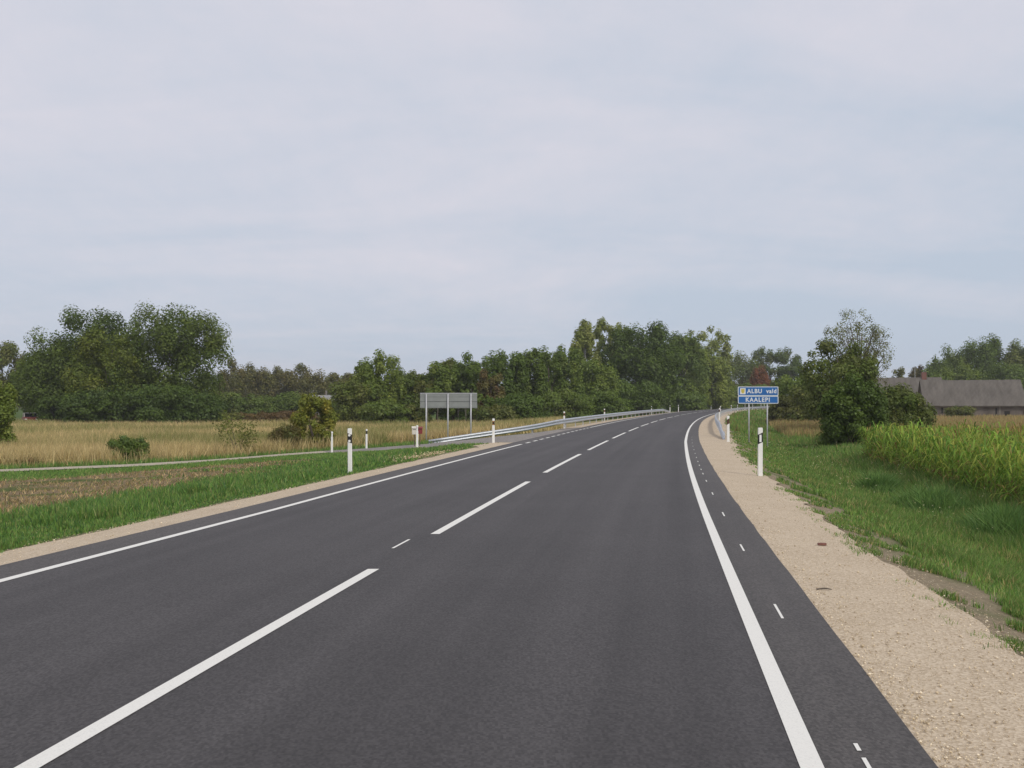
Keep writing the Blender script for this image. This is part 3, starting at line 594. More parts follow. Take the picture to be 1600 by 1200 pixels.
# tall dry grass
n = 330000; y = sampleY(n, 40, 118, rng, 1.5); x = rng.uniform(-.58, .25, n)*y
oo = (x-Xc(y))/sec(y); w_ = fbm(x*.16, y*.22, 51); kp = (y > yfar(np.minimum(x, 4))+.9+rng.random(n)*.8) & (oo < -5.6) & (x < 3+(y-60)*.05) & ~((x > -7.5) & (y < 60.8)) & ((y-yfar(np.minimum(x, 3)) > 2.0) | (rng.random(n) < .45))
x, y, w_, oo = x[kp], y[kp], w_[kp], oo[kp]; n = len(x)
ht = rng.uniform(.45, 1.0, n)*(.6+.7*w_)*np.clip((-oo-5)/3, .35, 1); wg = sstep(.5, .72, w_+rng.normal(0, .08, n)*.8)[:, None]
cg = mixcol([(.44, .385, .215), (.53, .465, .28), (.38, .33, .17), (.31, .25, .14)], n, rng, .3)*(1-wg)+mixcol([(.16, .20, .07), (.22, .22, .09)], n, rng)*wg
g4 = blades(x, y, ht, y*.0008*rng.uniform(.6, 1.5, n), cg, rng, .8)
grass_obj('dry_grass', 'tall dry straw coloured grass filling the left field', 'grass', g4)
# right side: sparse tufts on dirt, then lush bank and ditch
n = 520000; y = sampleY(n, 5.5, 90, rng, 1.6); o = rng.random(n); x = Xc(y)+(GR(y)-.25+o*(6.6+np.interp(y, [0, 30, 44, 62, 90], [0, 0, 3, 12, 14])))*sec(y)
t_, s_, d_ = masks(x, y); tr_ = (x-Xc(y))/sec(y)-GR(y); clump = fbm(x*1.2, y*1.2, 61); tuft = fbm(x*2.6, y*2.6, 63, 2)
dens = np.where(tr_ < .9, sstep(.50, .66, tuft)*sstep(-.5, .4, tr_), (1-.92*d_)*(.45+.8*sstep(.3, .6, clump)))
kp = (rng.random(n) < dens) & (x < .60*y+1.5); x, y, tr_, clump = x[kp], y[kp], tr_[kp], clump[kp]; n = len(x)
hh = np.interp(tr_, [-.3, .8, 2, 4, 6.5], [.05, .07, .15, .26, .38])*rng.uniform(.5, 1.35, n)*(.55+.9*clump)
dry = (rng.random(n) < .06+.16*sstep(.55, .7, fbm(x*.6, y*.35, 71)))[:, None]
cg = np.where(dry, mixcol([(.30, .27, .12), (.36, .30, .16)], n, rng), mixcol(P_vg, n, rng, .35)*np.array([1, 1, 1])*np.interp(clump, [.3, .7], [1.1, .85])[:, None])
g5 = blades(x, y, hh, np.maximum(.007, y*.0009)*rng.uniform(.7, 1.4, n), cg, rng, .75, 2)
grass_obj('grass', 'green verge grass and ditch bank right of the road', 'grass', g5)
rng = np.random.default_rng(77)
for i, (px, Y, ln, wd_, lb) in enumerate(((1375, 30.5, 1.6, .75, 'dark bluish green weed clump in the ditch below the corner bush'), (1462, 25.0, 1.9, .9, 'wide dark green weed clump in the ditch beside the corn'), (1560, 20.5, 1.9, .85, 'dark green weed clump in the ditch near the right edge'))):
    x0 = PX(px, Y); n = 5200; a = rng.uniform(0, 2*pi, n); r_ = rng.random(n)**.6; ex, ey = np.cos(a)*r_*wd_, np.sin(a)*r_*ln
    x = x0+ex+ey*.17+(fbm(ey*2+i*9, ey*0, 3)-.5)*.8; y = Y+ey; hh = (.66-.46*r_**2)*(.35+1.2*fbm(x*2.2, y*2.2, 15+i))*rng.uniform(.6, 1.2, n)
    v, f, c = blades(x, y, hh, np.full(n, .026)*rng.uniform(.7, 1.5, n), mixcol([(.10, .20, .06), (.12, .225, .065), (.14, .235, .075), (.075, .16, .05)], n, rng), rng, 1.0, 2)
    v[:, 0] -= x0; v[:, 1] -= Y
    r = empty('weed_clump', (x0, Y, 0)); tag(r, lb, 'plant', 'weed clumps in the ditch'); link('foliage', np_mesh('weed_leaves', v, f, 3, c), M_blade, r)
# pale umbels and seed heads in the verge
n = 480; y = sampleY(n, 18, 58, rng, 1.1); x = Xc(y)+(GR(y)+rng.uniform(1.2, 6, n))*sec(y); kp = fbm(x*.8, y*.5, 77) > .52; x, y = x[kp], y[kp]; n = len(x)
P = np.stack([x, y, H(x, y)+rng.uniform(.25, .5, n)], 1); v, f, c = leaf_cloud(P, np.tile([0., -.3, .9], (n, 1)), rng.uniform(.03, .06, n)*(.6+y*.02), mixcol([(.38, .38, .27), (.30, .31, .16)], n, rng), rng)
tag(link('wildflowers', np_mesh('wildflowers', v, f, 4, c), M_blade), 'pale wild flower heads dotted over the right bank', 'flowers', kind='stuff')
# dry grass beyond the corn and along the far right
n = 110000; y = sampleY(n, 43, 150, rng, 1.5); x = rng.uniform(.24, .56, n)*y; oo = (x-Xc(y))/sec(y); kp = (oo > 9.8) & (y > 43+np.clip(5*(15.5-oo), 0, 26)+fbm(x*.4, y*.4, 91)*9) & ((oo > 16) | (y > 84) | (rng.random(n) < .5)); x, y = x[kp], y[kp]; n = len(x)
g6 = blades(x, y, rng.uniform(.35, .85, n), y*.0010*rng.uniform(.6, 1.5, n), mixcol([(.34, .28, .14), (.29, .225, .12), (.20, .22, .085), (.25, .18, .095)], n, rng), rng, .45)
grass_obj('dry_grass', 'tall dry brownish grass between the corn and the barn', 'grass', g6)
# leafy ground cover in the stubble/verge behind the right rail
n = 40000; y = sampleY(n, 60, 240, rng, 1.3); x = Xc(y)+(GR(y)+rng.uniform(.2, 22, n))*sec(y)
g7 = blades(x, y, rng.uniform(.2, .5, n), y*.0012*rng.uniform(.6, 1.4, n), mixcol(P_vg+[(.22, .18, .09)], n, rng), rng, .5)
grass_obj('grass', 'green and brown grass behind the right guardrail', 'grass', g7)

# ------------------------------------------------------------ corn
rng = np.random.default_rng(21)
def corn():
    V = []; Fc = []; Cc = []; k = 0
    px_, py_, pr_ = [], [], []
    for r_ in range(60):
        u0 = 10.9+r_*.55
        yy = np.arange(13+r_*.1, 60, .17+min(r_, 20)*.018); yy = yy+rng.uniform(-.08, .08, len(yy)); xx = Xc(yy)+u0+rng.normal(0, .07, len(yy))
        kp = (xx < .72*yy+3) & (yy < 43.5+r_*.12+rng.normal(0, .8, len(yy))); px_.append(xx[kp]); py_.append(yy[kp]); pr_.append(np.full(kp.sum(), u0-10.9))
    x = np.concatenate(px_); y = np.concatenate(py_); ins = np.concatenate(pr_); n = len(x)
    hgt = rng.uniform(1.25, 1.62, n)*(.86+.25*fbm(x*.3, y*.3, 5))*np.where(y > 48, .92, 1.0)
    edge = (x-Xc(y)) < 11.7; g = H(x, y)-.03
    nl = 9
    for l in range(nl):
        t = (l+.6)/nl; zb = g+hgt*(.10+.80*t)+rng.normal(0, .03, n); a = rng.uniform(0, 2*pi, n); L_ = rng.uniform(.42, .78, n)*(1.15-.5*abs(t-.5)); wd = np.maximum(.044, y*.0012)*rng.uniform(.7, 1.2, n)
        up = np.where(t > .7, .75, .5)*L_*rng.uniform(.6, 1.2, n); c, s = np.cos(a), np.sin(a); dr = rng.uniform(-.25, .35, n)*L_
        P0 = np.stack([x, y, zb], 1); P1 = np.stack([x+c*L_*.38, y+s*L_*.38, zb+up*.8], 1); P2 = np.stack([x+c*L_*.8, y+s*L_*.8, zb+up*.8-dr*.3], 1); P3 = np.stack([x+c*L_*1.1, y+s*L_*1.1, zb+up*.35-dr], 1)
        W_ = np.stack([-s*wd/2, c*wd/2, np.zeros(n)], 1)
        v = np.stack([P0-W_*.6, P0+W_*.6, P1+W_, P1-W_, P2+W_*.75, P2-W_*.75, P3], 1).reshape(-1, 3)
        b = np.arange(n)[:, None]*7; f = np.concatenate([b+np.array([q]) for q in ([0, 1, 2], [0, 2, 3], [3, 2, 4], [3, 4, 5], [5, 4, 6])])
        dryp = np.clip(.45-t*1.5, 0, 1)*edge+.03+np.clip((ins-3+(fbm(x*.5, y*.25, 8)-.5)*8)/5, 0, .62)*(t > .5)
        gc = mixcol([(.145, .265, .045), (.185, .30, .05), (.10, .20, .038), (.25, .31, .065)], n, rng, .3); dc = mixcol([(.28, .22, .09), (.20, .13, .06)], n, rng)
        isd = (rng.random(n) < dryp)[:, None]; cc = np.where(isd, dc, gc)
        V.append(v); Fc.append(f+k); Cc.append(np.repeat(cc, 7, 0)); k += len(v)
    # stalks and tassels
    for (a0, a1, wd, pal, m_) in ((0, 1, .03, [(.16, .19, .06), (.22, .20, .09)], 1), (.88, 1.12, .03, [(.36, .27, .12), (.30, .21, .10), (.28, .29, .10)], 4)):
        for q in range(m_):
            sel = rng.random(n) < (1 if m_ == 1 else np.clip(.18+ins*.13, 0, 1)); xs, ysn, gs, hs = x[sel], y[sel], g[sel], hgt[sel]; ns = len(xs)
            w2 = np.maximum(wd, ysn*.0009); a = rng.uniform(0, 2*pi, ns); dx, dy = np.cos(a)*w2/2, np.sin(a)*w2/2; ox, oy = rng.normal(0, .05 if m_ > 1 else .02, (2, ns))
            v = np.stack([np.stack([xs-dx, ysn-dy, gs+hs*a0], 1), np.stack([xs+dx, ysn+dy, gs+hs*a0], 1), np.stack([xs+ox, ysn+oy, gs+hs*a1*rng.uniform(.94, 1, ns)], 1)], 1).reshape(-1, 3)
            V.append(v); Fc.append(np.arange(3*ns).reshape(-1, 3)+k); Cc.append(np.repeat(mixcol(pal, ns, rng), 3, 0)); k += len(v)
    return tag(link('corn_field', np_mesh('corn_field', np.concatenate(V), np.concatenate(Fc), 3, np.concatenate(Cc)), M_blade), 'yellow green maize crop standing right of the ditch', 'crop', kind='stuff')
corn()

# ------------------------------------------------------------ loose stones on the gravel
rng = np.random.default_rng(31)
ico_v = np.array([(0, 0, 1), (.9, 0, .3), (.28, .85, .25), (-.73, .53, .3), (-.7, -.5, .3), (.28, -.85, .3), (0, 0, -.6)])
ico_f = np.array([(0, 1, 2), (0, 2, 3), (0, 3, 4), (0, 4, 5), (0, 5, 1), (6, 2, 1), (6, 3, 2), (6, 4, 3), (6, 5, 4), (6, 1, 5)])
def stones(n, xs, ys_, sz, pal):
    sc_ = sz[:, None, None]*rng.uniform(.6, 1.3, (n, 1, 3)); a = rng.uniform(0, 2*pi, n); v = ico_v[None]*sc_
    ca, sa = np.cos(a)[:, None], np.sin(a)[:, None]; v = np.stack([v[..., 0]*ca-v[..., 1]*sa, v[..., 0]*sa+v[..., 1]*ca, v[..., 2]*.75], -1)
    v = v+np.stack([xs, ys_, H(xs, ys_)+sz*.25], 1)[:, None]; f = ico_f[None]+np.arange(n)[:, None, None]*7
    return v.reshape(-1, 3), f.reshape(-1, 3), np.repeat(mixcol(pal, n, rng, .2), 7, 0)
n = 11000; y = sampleY(n, 4, 40, rng, 2.0); q = rng.random(n); o = np.where(q < .3, AR(y)+.0+rng.exponential(.2, n), np.where(q < .72, GR(y)+rng.normal(.0, .28, n), AR(y)+rng.random(n)*1.3))
o = np.maximum(o, AR(y)-.0); x = Xc(y)+o*sec(y)
s1 = stones(n, x, y, rng.gamma(2.0, .0015, n)+.0018, [(.50, .45, .36), (.40, .35, .27), (.62, .58, .50), (.30, .25, .19)])
n = 2200; y = sampleY(n, 9, 36, rng, 1.6); o = np.where(rng.random(n) < .5, AL(y)+.03+rng.random(n)*.8, AL(y)+.85+rng.normal(0, .1, n)); x = Xc(y)-o*sec(y)
s2 = stones(n, x, y, rng.gamma(2.0, .0018, n)+.002, [(.50, .45, .36), (.40, .35, .27), (.60, .56, .48)])
n = 500; y = rng.normal(33.4, 2.2, n); x = rng.normal(-3.3, 1.0, n); kp = (x-Xc(y))/sec(y) < -AL(y)-1.1; x, y = x[kp], y[kp]; n = len(x); s3 = stones(n, x, y, rng.uniform(.015, .05, n), [(.45, .40, .28), (.34, .29, .2)])
M_stone = leafmat('limestone', 0)
Vs = [s1, s2, s3]; V = []; Fc = []; Cc = []; k = 0
for v, f, c in Vs: V.append(v); Fc.append(f+k); Cc.append(c); k += len(v)
tag(link('loose_stones', np_mesh('loose_stones', np.concatenate(V), np.concatenate(Fc), 3, np.concatenate(Cc)), M_stone), 'loose limestone chips scattered over the gravel shoulders', 'stones', kind='stuff')
# brick fragment and twigs
bx_, by_ = PX(1283, 11.4), 11.4
t = MB(); t.prism([(-.05, -.02), (.045, -.026), (.052, .018), (.01, .03), (-.045, .022)], 'z', 0, .025)
o = t.build('brick_fragment', M_brick, bevel=.003); o.location = (bx_, by_, Hs(bx_, by_)); tag(o, 'small reddish brick fragment lying on the right gravel shoulder', 'brick fragment')
t = MB(); t.tube([(-.07, 0, .006), (0, .012, .012), (.06, -.004, .006)], [.006, .007, .004], 6); t.tube([(0, .012, .012), (.03, .04, .01)], [.004, .002], 5)
o = t.build('twig', M_bark); bx_, by_ = PX(1287, 8.6), 8.6; o.location = (bx_, by_, Hs(bx_, by_)); tag(o, 'short dark twig lying on the near right gravel', 'twig')

# ------------------------------------------------------------ marker posts
# kinds: 'near' black slanted band with white upright reflector; 'dots' black band with two round reflectors; 'amber'; 'plain'; 'brown'
def outline(w, d):      # rounded triangular-ish hollow marker post section
    return [(-w/2, -d*.25), (-w*.36, -d*.48), (w*.36, -d*.48), (w/2, -d*.25), (w*.38, d*.4), (w*.12, d*.5), (-w*.12, d*.5), (-w*.38, d*.4)]
def marker(kind, tilt=0):
    r = empty('marker_post'); w_, d_, h_ = .108, .085, 1.06
    b = MB(); O = outline(w_, d_); Ot = [(a*.97, c*.97) for a, c in O]; n = len(O)
    if kind in ('plain', 'round', 'amber'):       # slim round neck under a round cap
        z1 = h_-.27
        b.prism(O, 'z', -.1, z1)
        b.tube([(0, 0, z1), (0, 0, h_-.10)], .036, 12)
        b.tube([(0, 0, h_-.10), (0, 0, h_-.085), (0, 0, h_-.02), (0, 0, h_)], [.046, .052, .052, .036], 12)
    else:
        b.prism(O, 'z', -.1, h_-.02); b.prism([(p*.9, q*.9) for p, q in O], 'z', h_-.02, h_)
    b.build('body', M_white, r)
    if kind in ('near', 'dots', 'brown', 'far'):
        s = 1.04; e = [(p*s, q*s) for p, q in O]; bm = MB(); base = len(bm.v)
        z0, z1, sl = .72, .93, .055
        if kind == 'dots': z0, z1, sl = .72, .93, -.04
        for lo in (z0, z1):
            for p, q in e: bm.v.append((p, q, lo+sl*p/w_*1.0))
        for i in range(n): j = (i+1) % n; bm.f.append((i, j, n+j, n+i))
        bm.f.append(tuple(range(n-1, -1, -1))); bm.f.append(tuple(range(n, 2*n)))
        bm.build('band', M_brownband if kind == 'brown' else M_black, r)
        rf = MB()
        if kind in ('near', 'far', 'brown'): rf.box(-.022, .022, -d_*.5-.012, -d_*.5-.002, .745, .905)
        if kind == 'dots':
            for zz in (.755, .895): MB().tube([(0, -d_*.5+.0, zz), (0, -d_*.5-.014, zz)], .03, 14).build('reflector', M_refl, r)
        elif kind != 'brown': rf.build('reflector', M_refl, r)
    if kind in ('round', 'amber'):
        MB().tube([(0, 0, h_-.265), (0, 0, h_-.105)], .043, 12).build('band', M_black, r)
        if kind == 'amber':
            
            for zz in (.125, .245): MB().tube([(0, -.030, h_-zz), (0, -.052, h_-zz)], .025, 10).build('reflector', M_amber, r)
    return r
protos = {}
def place_post(kind, x, y, label, group='white roadside marker posts', tilt=0, rz=None, z=None):
    if kind not in protos: o = protos[kind] = marker(kind)
    else: o = copy_tree(protos[kind])
    o.location = (x, y, (Hs(x, y) if z is None else z)); o.rotation_euler = (0, radians(tilt), -atan(float(np.interp(y, _Y, _T)))*.6 if rz is None else rz)
    tag(o, label, 'marker post', group); return o
def solve(px, offs):
    yy = np.arange(30, 330, .25); e = (Xc(yy)+offs*sec(yy))/yy-(px-800)/F; i = np.where(np.sign(e[:-1]) != np.sign(e[1:]))[0]
    return yy[i[-1]] if len(i) else yy[np.argmin(abs(e))]
place_post('near', PX(1187, 22.2), 22.2, 'nearest right marker post with slanted black band and upright reflector', tilt=0.4)
place_post('dots', PX(547.5, 24.2), 24.2, 'nearest left marker post with two round reflectors on black band', tilt=-.6)
place_post('brown', PX(1137.5, 41), 41, 'marker post with faded brown band at the near end of the right guardrail')
place_post('amber', PX(771, 41.3), 41.3, 'round topped post with two orange reflectors on the gravel at the junction', z=-.17)
place_post('plain', PX(652, 47.5), 47.5, 'plain white round topped post in front of the mailboxes')
place_post('plain', PX(519, 51.6), 51.6, 'plain white round topped post at the side road by the yellow bush')
place_post('round', PX(573, 55.2), 55.2, 'round topped post with plain black neck beyond the side road')
lab = {882: 'amber necked marker post at the rising start of the left guardrail', 945: 'second amber necked post standing behind the left guardrail', 1018: 'black necked marker post near the far end of the left guardrail', 1047: 'black necked marker post at the very end of the left guardrail', 1060: 'full white marker post just beyond the left guardrail end', 1098: 'white marker post on the left of the far bend', 1111: 'farther white marker post at the far bend in front of the yellow green tree'}
for px in (882, 945, 1018, 1047, 1060, 1098, 1111):
    o_ = -(AL(80)+.95+(.35 if px > 1050 else .35)); Y = solve(px, o_) if px < 1050 else {1060: 158, 1098: 203, 1111: 219}[px]
    x = float(Xc(Y)+o_*sec(Y)) if px < 1050 else PX(px, Y)
    place_post('amber' if px < 1000 else ('far' if px == 1060 else 'round'), x, float(Y), lab[px])
for px, Y, kd, lb in ((1124, 88, 'brown', 'brown banded marker post rising behind the right guardrail bend'), (1125.5, 118, 'far', 'marker post peeking over the right guardrail at its bend'), (1142.5, 152, 'far', 'marker post on the right guardrail left of the blue sign'), (1152.5, 167, 'far', 'marker post seen below the left corner of the blue sign'),
        (1164, 181, 'far', 'marker post seen just left of the left sign leg'), (1176, 203, 'far', 'small far marker post seen between the two sign legs'), (1194, 222, 'plain', 'far plain marker post just left of the right sign leg'), (1189, 236, 'plain', 'farthest marker post seen below the blue sign')):
    place_post(kd, PX(px, Y), Y, lb)

# ------------------------------------------------------------ guardrails
def guardrail(path, label, side, spacing=4.0, taper0=8, taper1=8, name='guardrail', first=0):
    P = np.array(path); sg = np.linalg.norm(np.diff(P[:, :2], axis=0), axis=1); cum = np.concatenate([[0], np.cumsum(sg)]); Lt = cum[-1]
    root = empty(name, (P[0, 0], P[0, 1], 0)); tag(root, label, 'guardrail', 'steel guardrails beside the road')
    prof = [(0, -.155), (.012, -.135), (.075, -.115), (.080, -.055), (.012, -.022), (0, 0), (.012, .022), (.080, .055), (.075, .115), (.012, .135), (0, .155)]
    ss = np.arange(0, Lt, 1.0); ss = np.append(ss, Lt); V = []; n = len(prof); th = .006
    def at(s): return np.array([np.interp(s, cum, P[:, 0]), np.interp(s, cum, P[:, 1])])
    def low(s):
        k = 0
        if taper0: k = max(k, 1-s/taper0)
        if taper1: k = max(k, 1-(Lt-s)/taper1)
        return max(0, k)
    for s in ss:
        p = at(s); q = at(min(s+.5, Lt))-at(max(s-.5, 0)); q /= np.linalg.norm(q); nn = np.array([q[1], -q[0]])*side
        zt = Hs(*p)+.45-.40*low(s)
        for a, b in prof: V.append((p[0]+nn[0]*a-root.location.x, p[1]+nn[1]*a-root.location.y, zt+b))
    m_ = len(ss); fs = [(i*n+j, i*n+j+1, (i+1)*n+j+1, (i+1)*n+j) for i in range(m_-1) for j in range(n-1)]
    me = bpy.data.meshes.new('rail'); me.from_pydata(V, [], fs); me.polygons.foreach_set('use_smooth', [True]*len(fs)); ob = link('rail', me, M_galv, root)
    sm = ob.modifiers.new('thickness', 'SOLIDIFY'); sm.thickness = .006
    pm = None
    for s in np.arange(spacing*.5+first, Lt-.3, spacing):
        p = at(s); q = at(min(s+.5, Lt))-at(max(s-.5, 0)); ang = math.atan2(q[1], q[0]); g = Hs(*p); hh_ = .60-.40*low(s)
        if hh_ < .25: continue
        if pm is None:
            pb = MB(); pb.box(-.05, .05, -.055, -.045, -.6, .58); pb.box(-.05, -.044, -.045, .0, -.6, .58); pb.box(.044, .05, -.045, .0, -.6, .58); pb.box(-.04, .04, -.044, -.004, .40, .50)
            po = pb.build('post', M_post, root); pm = po
        else: po = pm.copy(); C.objects.link(po); po.parent = root
        nn = np.array([math.sin(ang), -math.cos(ang)])*side
        po.location = (p[0]-nn[0]*.02-root.location.x, p[1]-nn[1]*.02-root.location.y, g-(.60-hh_)); po.rotation_euler = (0, 0, ang+(pi if side < 0 else 0)+pi)
    return root
offL = 1.0
yy = np.arange(63.5, 151, 1.0); pathL = [(-4.75, 57.1), (-4.5, 57.2), (-2.8, 57.9), (-1.07, 58.6), (.4, 59.2), (1.5, 60.0), (2.6, 61.4)]+[(float(Xc(a)-(AL(a)+offL)*sec(a)), a) for a in yy]
guardrail(pathL, 'long steel guardrail left of the road, its near end sloping into the ground', 1, 4.0, 9.5, 9, first=4.6)
yy = np.concatenate([np.arange(43.2, 245, 1.0)]); pathR = [(float(Xc(a)+4.72*sec(a)) if a > 46 else float(Xc(a)+(4.72+.02*(46-a))*sec(a)), a) for a in yy]
guardrail(pathR, 'steel guardrail right of the road curving away behind the blue sign', -1, 4.0, 7, 8)

# ------------------------------------------------------------ blue place name sign
def text_mesh(txt, size, m, parent, name, loc, offset=.0, spacing=1.0, align='CENTER', sx=1):
    cu = bpy.data.curves.new(name, 'FONT'); cu.body = txt; cu.size = size; cu.align_x = align; cu.align_y = 'CENTER'; cu.offset = offset; cu.extrude = .002; cu.space_character = spacing; cu.resolution_u = 4
    tmp = bpy.data.objects.new('tmp', cu); C.objects.link(tmp); bpy.context.view_layer.update()
    me = bpy.data.meshes.new_from_object(tmp.evaluated_get(bpy.context.evaluated_depsgraph_get())); bpy.data.objects.remove(tmp); bpy.data.curves.remove(cu)
    me.materials.clear(); o = link(name, me, m, parent); o.location = loc; o.rotation_euler = (radians(90), 0, 0); o.scale = (sx, 1, 1); return o
YS = 45.0; cx_ = PX(1184.5, YS); sg_rot = radians(-6)
sg = empty('place_name_sign', (cx_, YS, 0), sg_rot); tag(sg, 'blue two line place name sign reading ALBU vald over KAALEPI on two legs', 'road sign')
wS = 62*YS/F; zt = ZP(604, YS); zm = ZP(618.6, YS); zb = ZP(630.6, YS)
def rrect(x0, x1, z0, z1, r=.04, k=5):
    pts = []
    for cx0, cz0, a0 in ((x1-r, z1-r, 0), (x0+r, z1-r, 90), (x0+r, z0+r, 180), (x1-r, z0+r, 270)):
        for i in range(k+1): a = radians(a0+90*i/k); pts.append((cx0+r*cos(a), cz0+r*sin(a)))
    return pts
for nm, z0, z1, txt in (('upper_panel', zm+.003, zt, 'ALBU vald'), ('lower_panel', zb, zm-.003, 'KAALEPI')):
    pn = MB().prism(rrect(-wS/2, wS/2, z0, z1), 'y', -.012, .012).build(nm, M_signw, sg)
    fa = MB().prism(rrect(-wS/2+.032, wS/2-.032, z0+.03, z1-.03, .025), 'y', -.015, -.0125).build('blue_face', M_blue, pn); 
    zc_ = (z0+z1)/2
    if nm == 'upper_panel':
        text_mesh('ALBU', .262, M_signw, pn, 'lettering', (-.48, -.017, zc_-.005), .008, 1.16, 'LEFT', .93); text_mesh('vald', .262, M_signw, pn, 'lettering', (.36, -.017, zc_-.005), .008, 1.16, 'LEFT', .93)
        em = MB().prism(rrect(-.795, -.55, zc_-.135, zc_+.135, .01), 'y', -.0185, -.0155).build('emblem', M_signw, pn)
        sh = [(-.745, zc_+.10), (-.595, zc_+.10), (-.595, zc_-.02), (-.612, zc_-.065), (-.67, zc_-.105), (-.728, zc_-.065), (-.745, zc_-.02)]
        MB().prism(sh, 'y', -.0215, -.019).build('shield', M_yellow, pn)
    else: text_mesh('KAALEPI', .262, M_signw, pn, 'lettering', (-.02, -.017, zc_-.005), .008, 1.22, sx=.93)
for xl in (-.40, .405):
    wx = cx_+xl*cos(sg_rot); wy = YS+xl*sin(sg_rot); b = MB(); b.tube([(xl, .045, Hs(wx, wy)-.4), (xl, .045, zt-.05)], .03, 12); b.tube([(xl, .045, zt-.05), (xl, .045, zt-.035)], .034, 12)
    b.build('leg', M_post, sg, True)
b = MB()
for zz in (zt-.1, zm+.08, zm-.08, zb+.07): b.box(-.5, .5, .0125, .02, zz-.015, zz+.015)
b.build('bracket', M_post, sg)

# ------------------------------------------------------------ back of the big direction board
YB = 59.9; xb0, xb1 = PX(656, YB), PX(745.5, YB); zt = ZP(615.2, YB); zb = ZP(637.6, YB); cxb = (xb0+xb1)/2
bd = empty('direction_board', (cxb, YB, 0), radians(-3)); tag(bd, 'wide grey direction board seen from behind on three steel legs', 'road sign')
hw_ = (xb1-xb0)/2; MB().box(-hw_, hw_, .04, .062, zb, zt).build('panel', M_signback, bd)
MB().box(-hw_+.005, hw_-.005, .0625, .064, zb+.005, zt-.005).build('front_face', M_signw, bd)
b = MB(); b.box(-hw_, hw_, .02, .075, zt+.0005, zt+.05); b.build('top_rail', M_post, bd)
b = MB(); b.box(-hw_, hw_, .025, .0395, (zb+zt)/2-.045, (zb+zt)/2-.025); b.build('seam', simple('seam_grey', (.10, .105, .105), .6), bd)
b = MB()
for zz in (zb+.08, zt-.16): b.box(-hw_+.02, hw_-.02, .02, .0395, zz-.012, zz+.012)
b.build('brace', M_signback, bd)
for px in (666, 700, 736):
    xl = PX(px, YB)-cxb; gz = Hs(cxb+xl, YB); bb = MB(); bb.tube([(xl, -.025, gz-.5), (xl, -.025, zt-.01)], .044, 12); bb.build('leg', M_post, bd, True)

# ------------------------------------------------------------ mailboxes
def mailbox(x, y, m, label, w_=.36, h_=.42, base=.62, nm='mailbox'):
    r = empty(nm, (x, y, Hs(x, y)), radians(8)); tag(r, label, 'mailbox', 'mailboxes beside the side road')
    b = MB(); b.prism([(-.11, base), (.11, base), (.11, base+h_*.8), (0, base+h_), (-.11, base+h_*.86)], 'x', -w_/2, w_/2); b.build('box', m, r, bevel=.008)
    MB().box(-w_*.32, w_*.32, -.118, -.1105, base+h_*.60, base+h_*.67).build('slot', M_dark, r)
    MB().prism([(-.135, base+h_*.86-.012), (0, base+h_+.004), (.135, base+h_*.8-.012), (.135, base+h_*.8+.006), (0, base+h_+.022), (-.135, base+h_*.86+.006)], 'x', -w_/2-.02, w_/2+.02).build('lid', m, r)
    MB().box(-.022, .022, -.02, .02, -.3, base-.001).build('post', M_bark, r)
mailbox(PX(647.5, 52.5), 52.5, M_cream, 'cream mailbox on a wooden post left of the plain white marker', .24, .40)
mailbox(PX(656.0, 52.7), 52.7, M_red, 'red mailbox on a wooden post right of the plain white marker', .27, .36)

# ------------------------------------------------------------ barns and houses
def roof_mat():
    m, t, p = mat('fibre_cement_roof'); N = t.nodes; L = t.links
    tcn = N.new('ShaderNodeTexCoord'); wv = N.new('ShaderNodeTexWave'); wv.inputs['Scale'].default_value = 1.7; L.new(tcn.outputs['Object'], wv.inputs[0]); wv.bands_direction = 'X'
    mpn = N.new('ShaderNodeMapping'); mpn.inputs['Scale'].default_value = (1, .25, .25); L.new(tcn.outputs['Object'], mpn.inputs[0])
    n = N.new('ShaderNodeTexNoise'); n.inputs['Scale'].default_value = 1.3; n.inputs['Detail'].default_value = 9; n.inputs['Roughness'].default_value = .7; L.new(mpn.outputs[0], n.inputs[0])
    r = N.new('ShaderNodeValToRGB'); L.new(n.outputs[0], r.inputs[0]); e = r.color_ramp.elements
    e[0].position = .32; e[0].color = (.085, .076, .064, 1); e[1].position = .68; e[1].color = (.165, .148, .128, 1)
    L.new(r.outputs[0], p.inputs['Base Color']); p.inputs['Roughness'].default_value = .9
    bn = N.new('ShaderNodeBump'); bn.inputs['Strength'].default_value = .6; bn.inputs['Distance'].default_value = .05; L.new(wv.outputs[0], bn.inputs['Height']); L.new(bn.outputs[0], p.inputs['Normal']); return m
M_roof = roof_mat(); M_wall = simple('weathered_plaster', (.13, .112, .098), .95, var=.35, scale=.8); M_palewall = simple('pale_plaster', (.22, .20, .175), .95, var=.2, scale=1)
M_paleroof = simple('pale_roof', (.26, .26, .26), .8, var=.12)
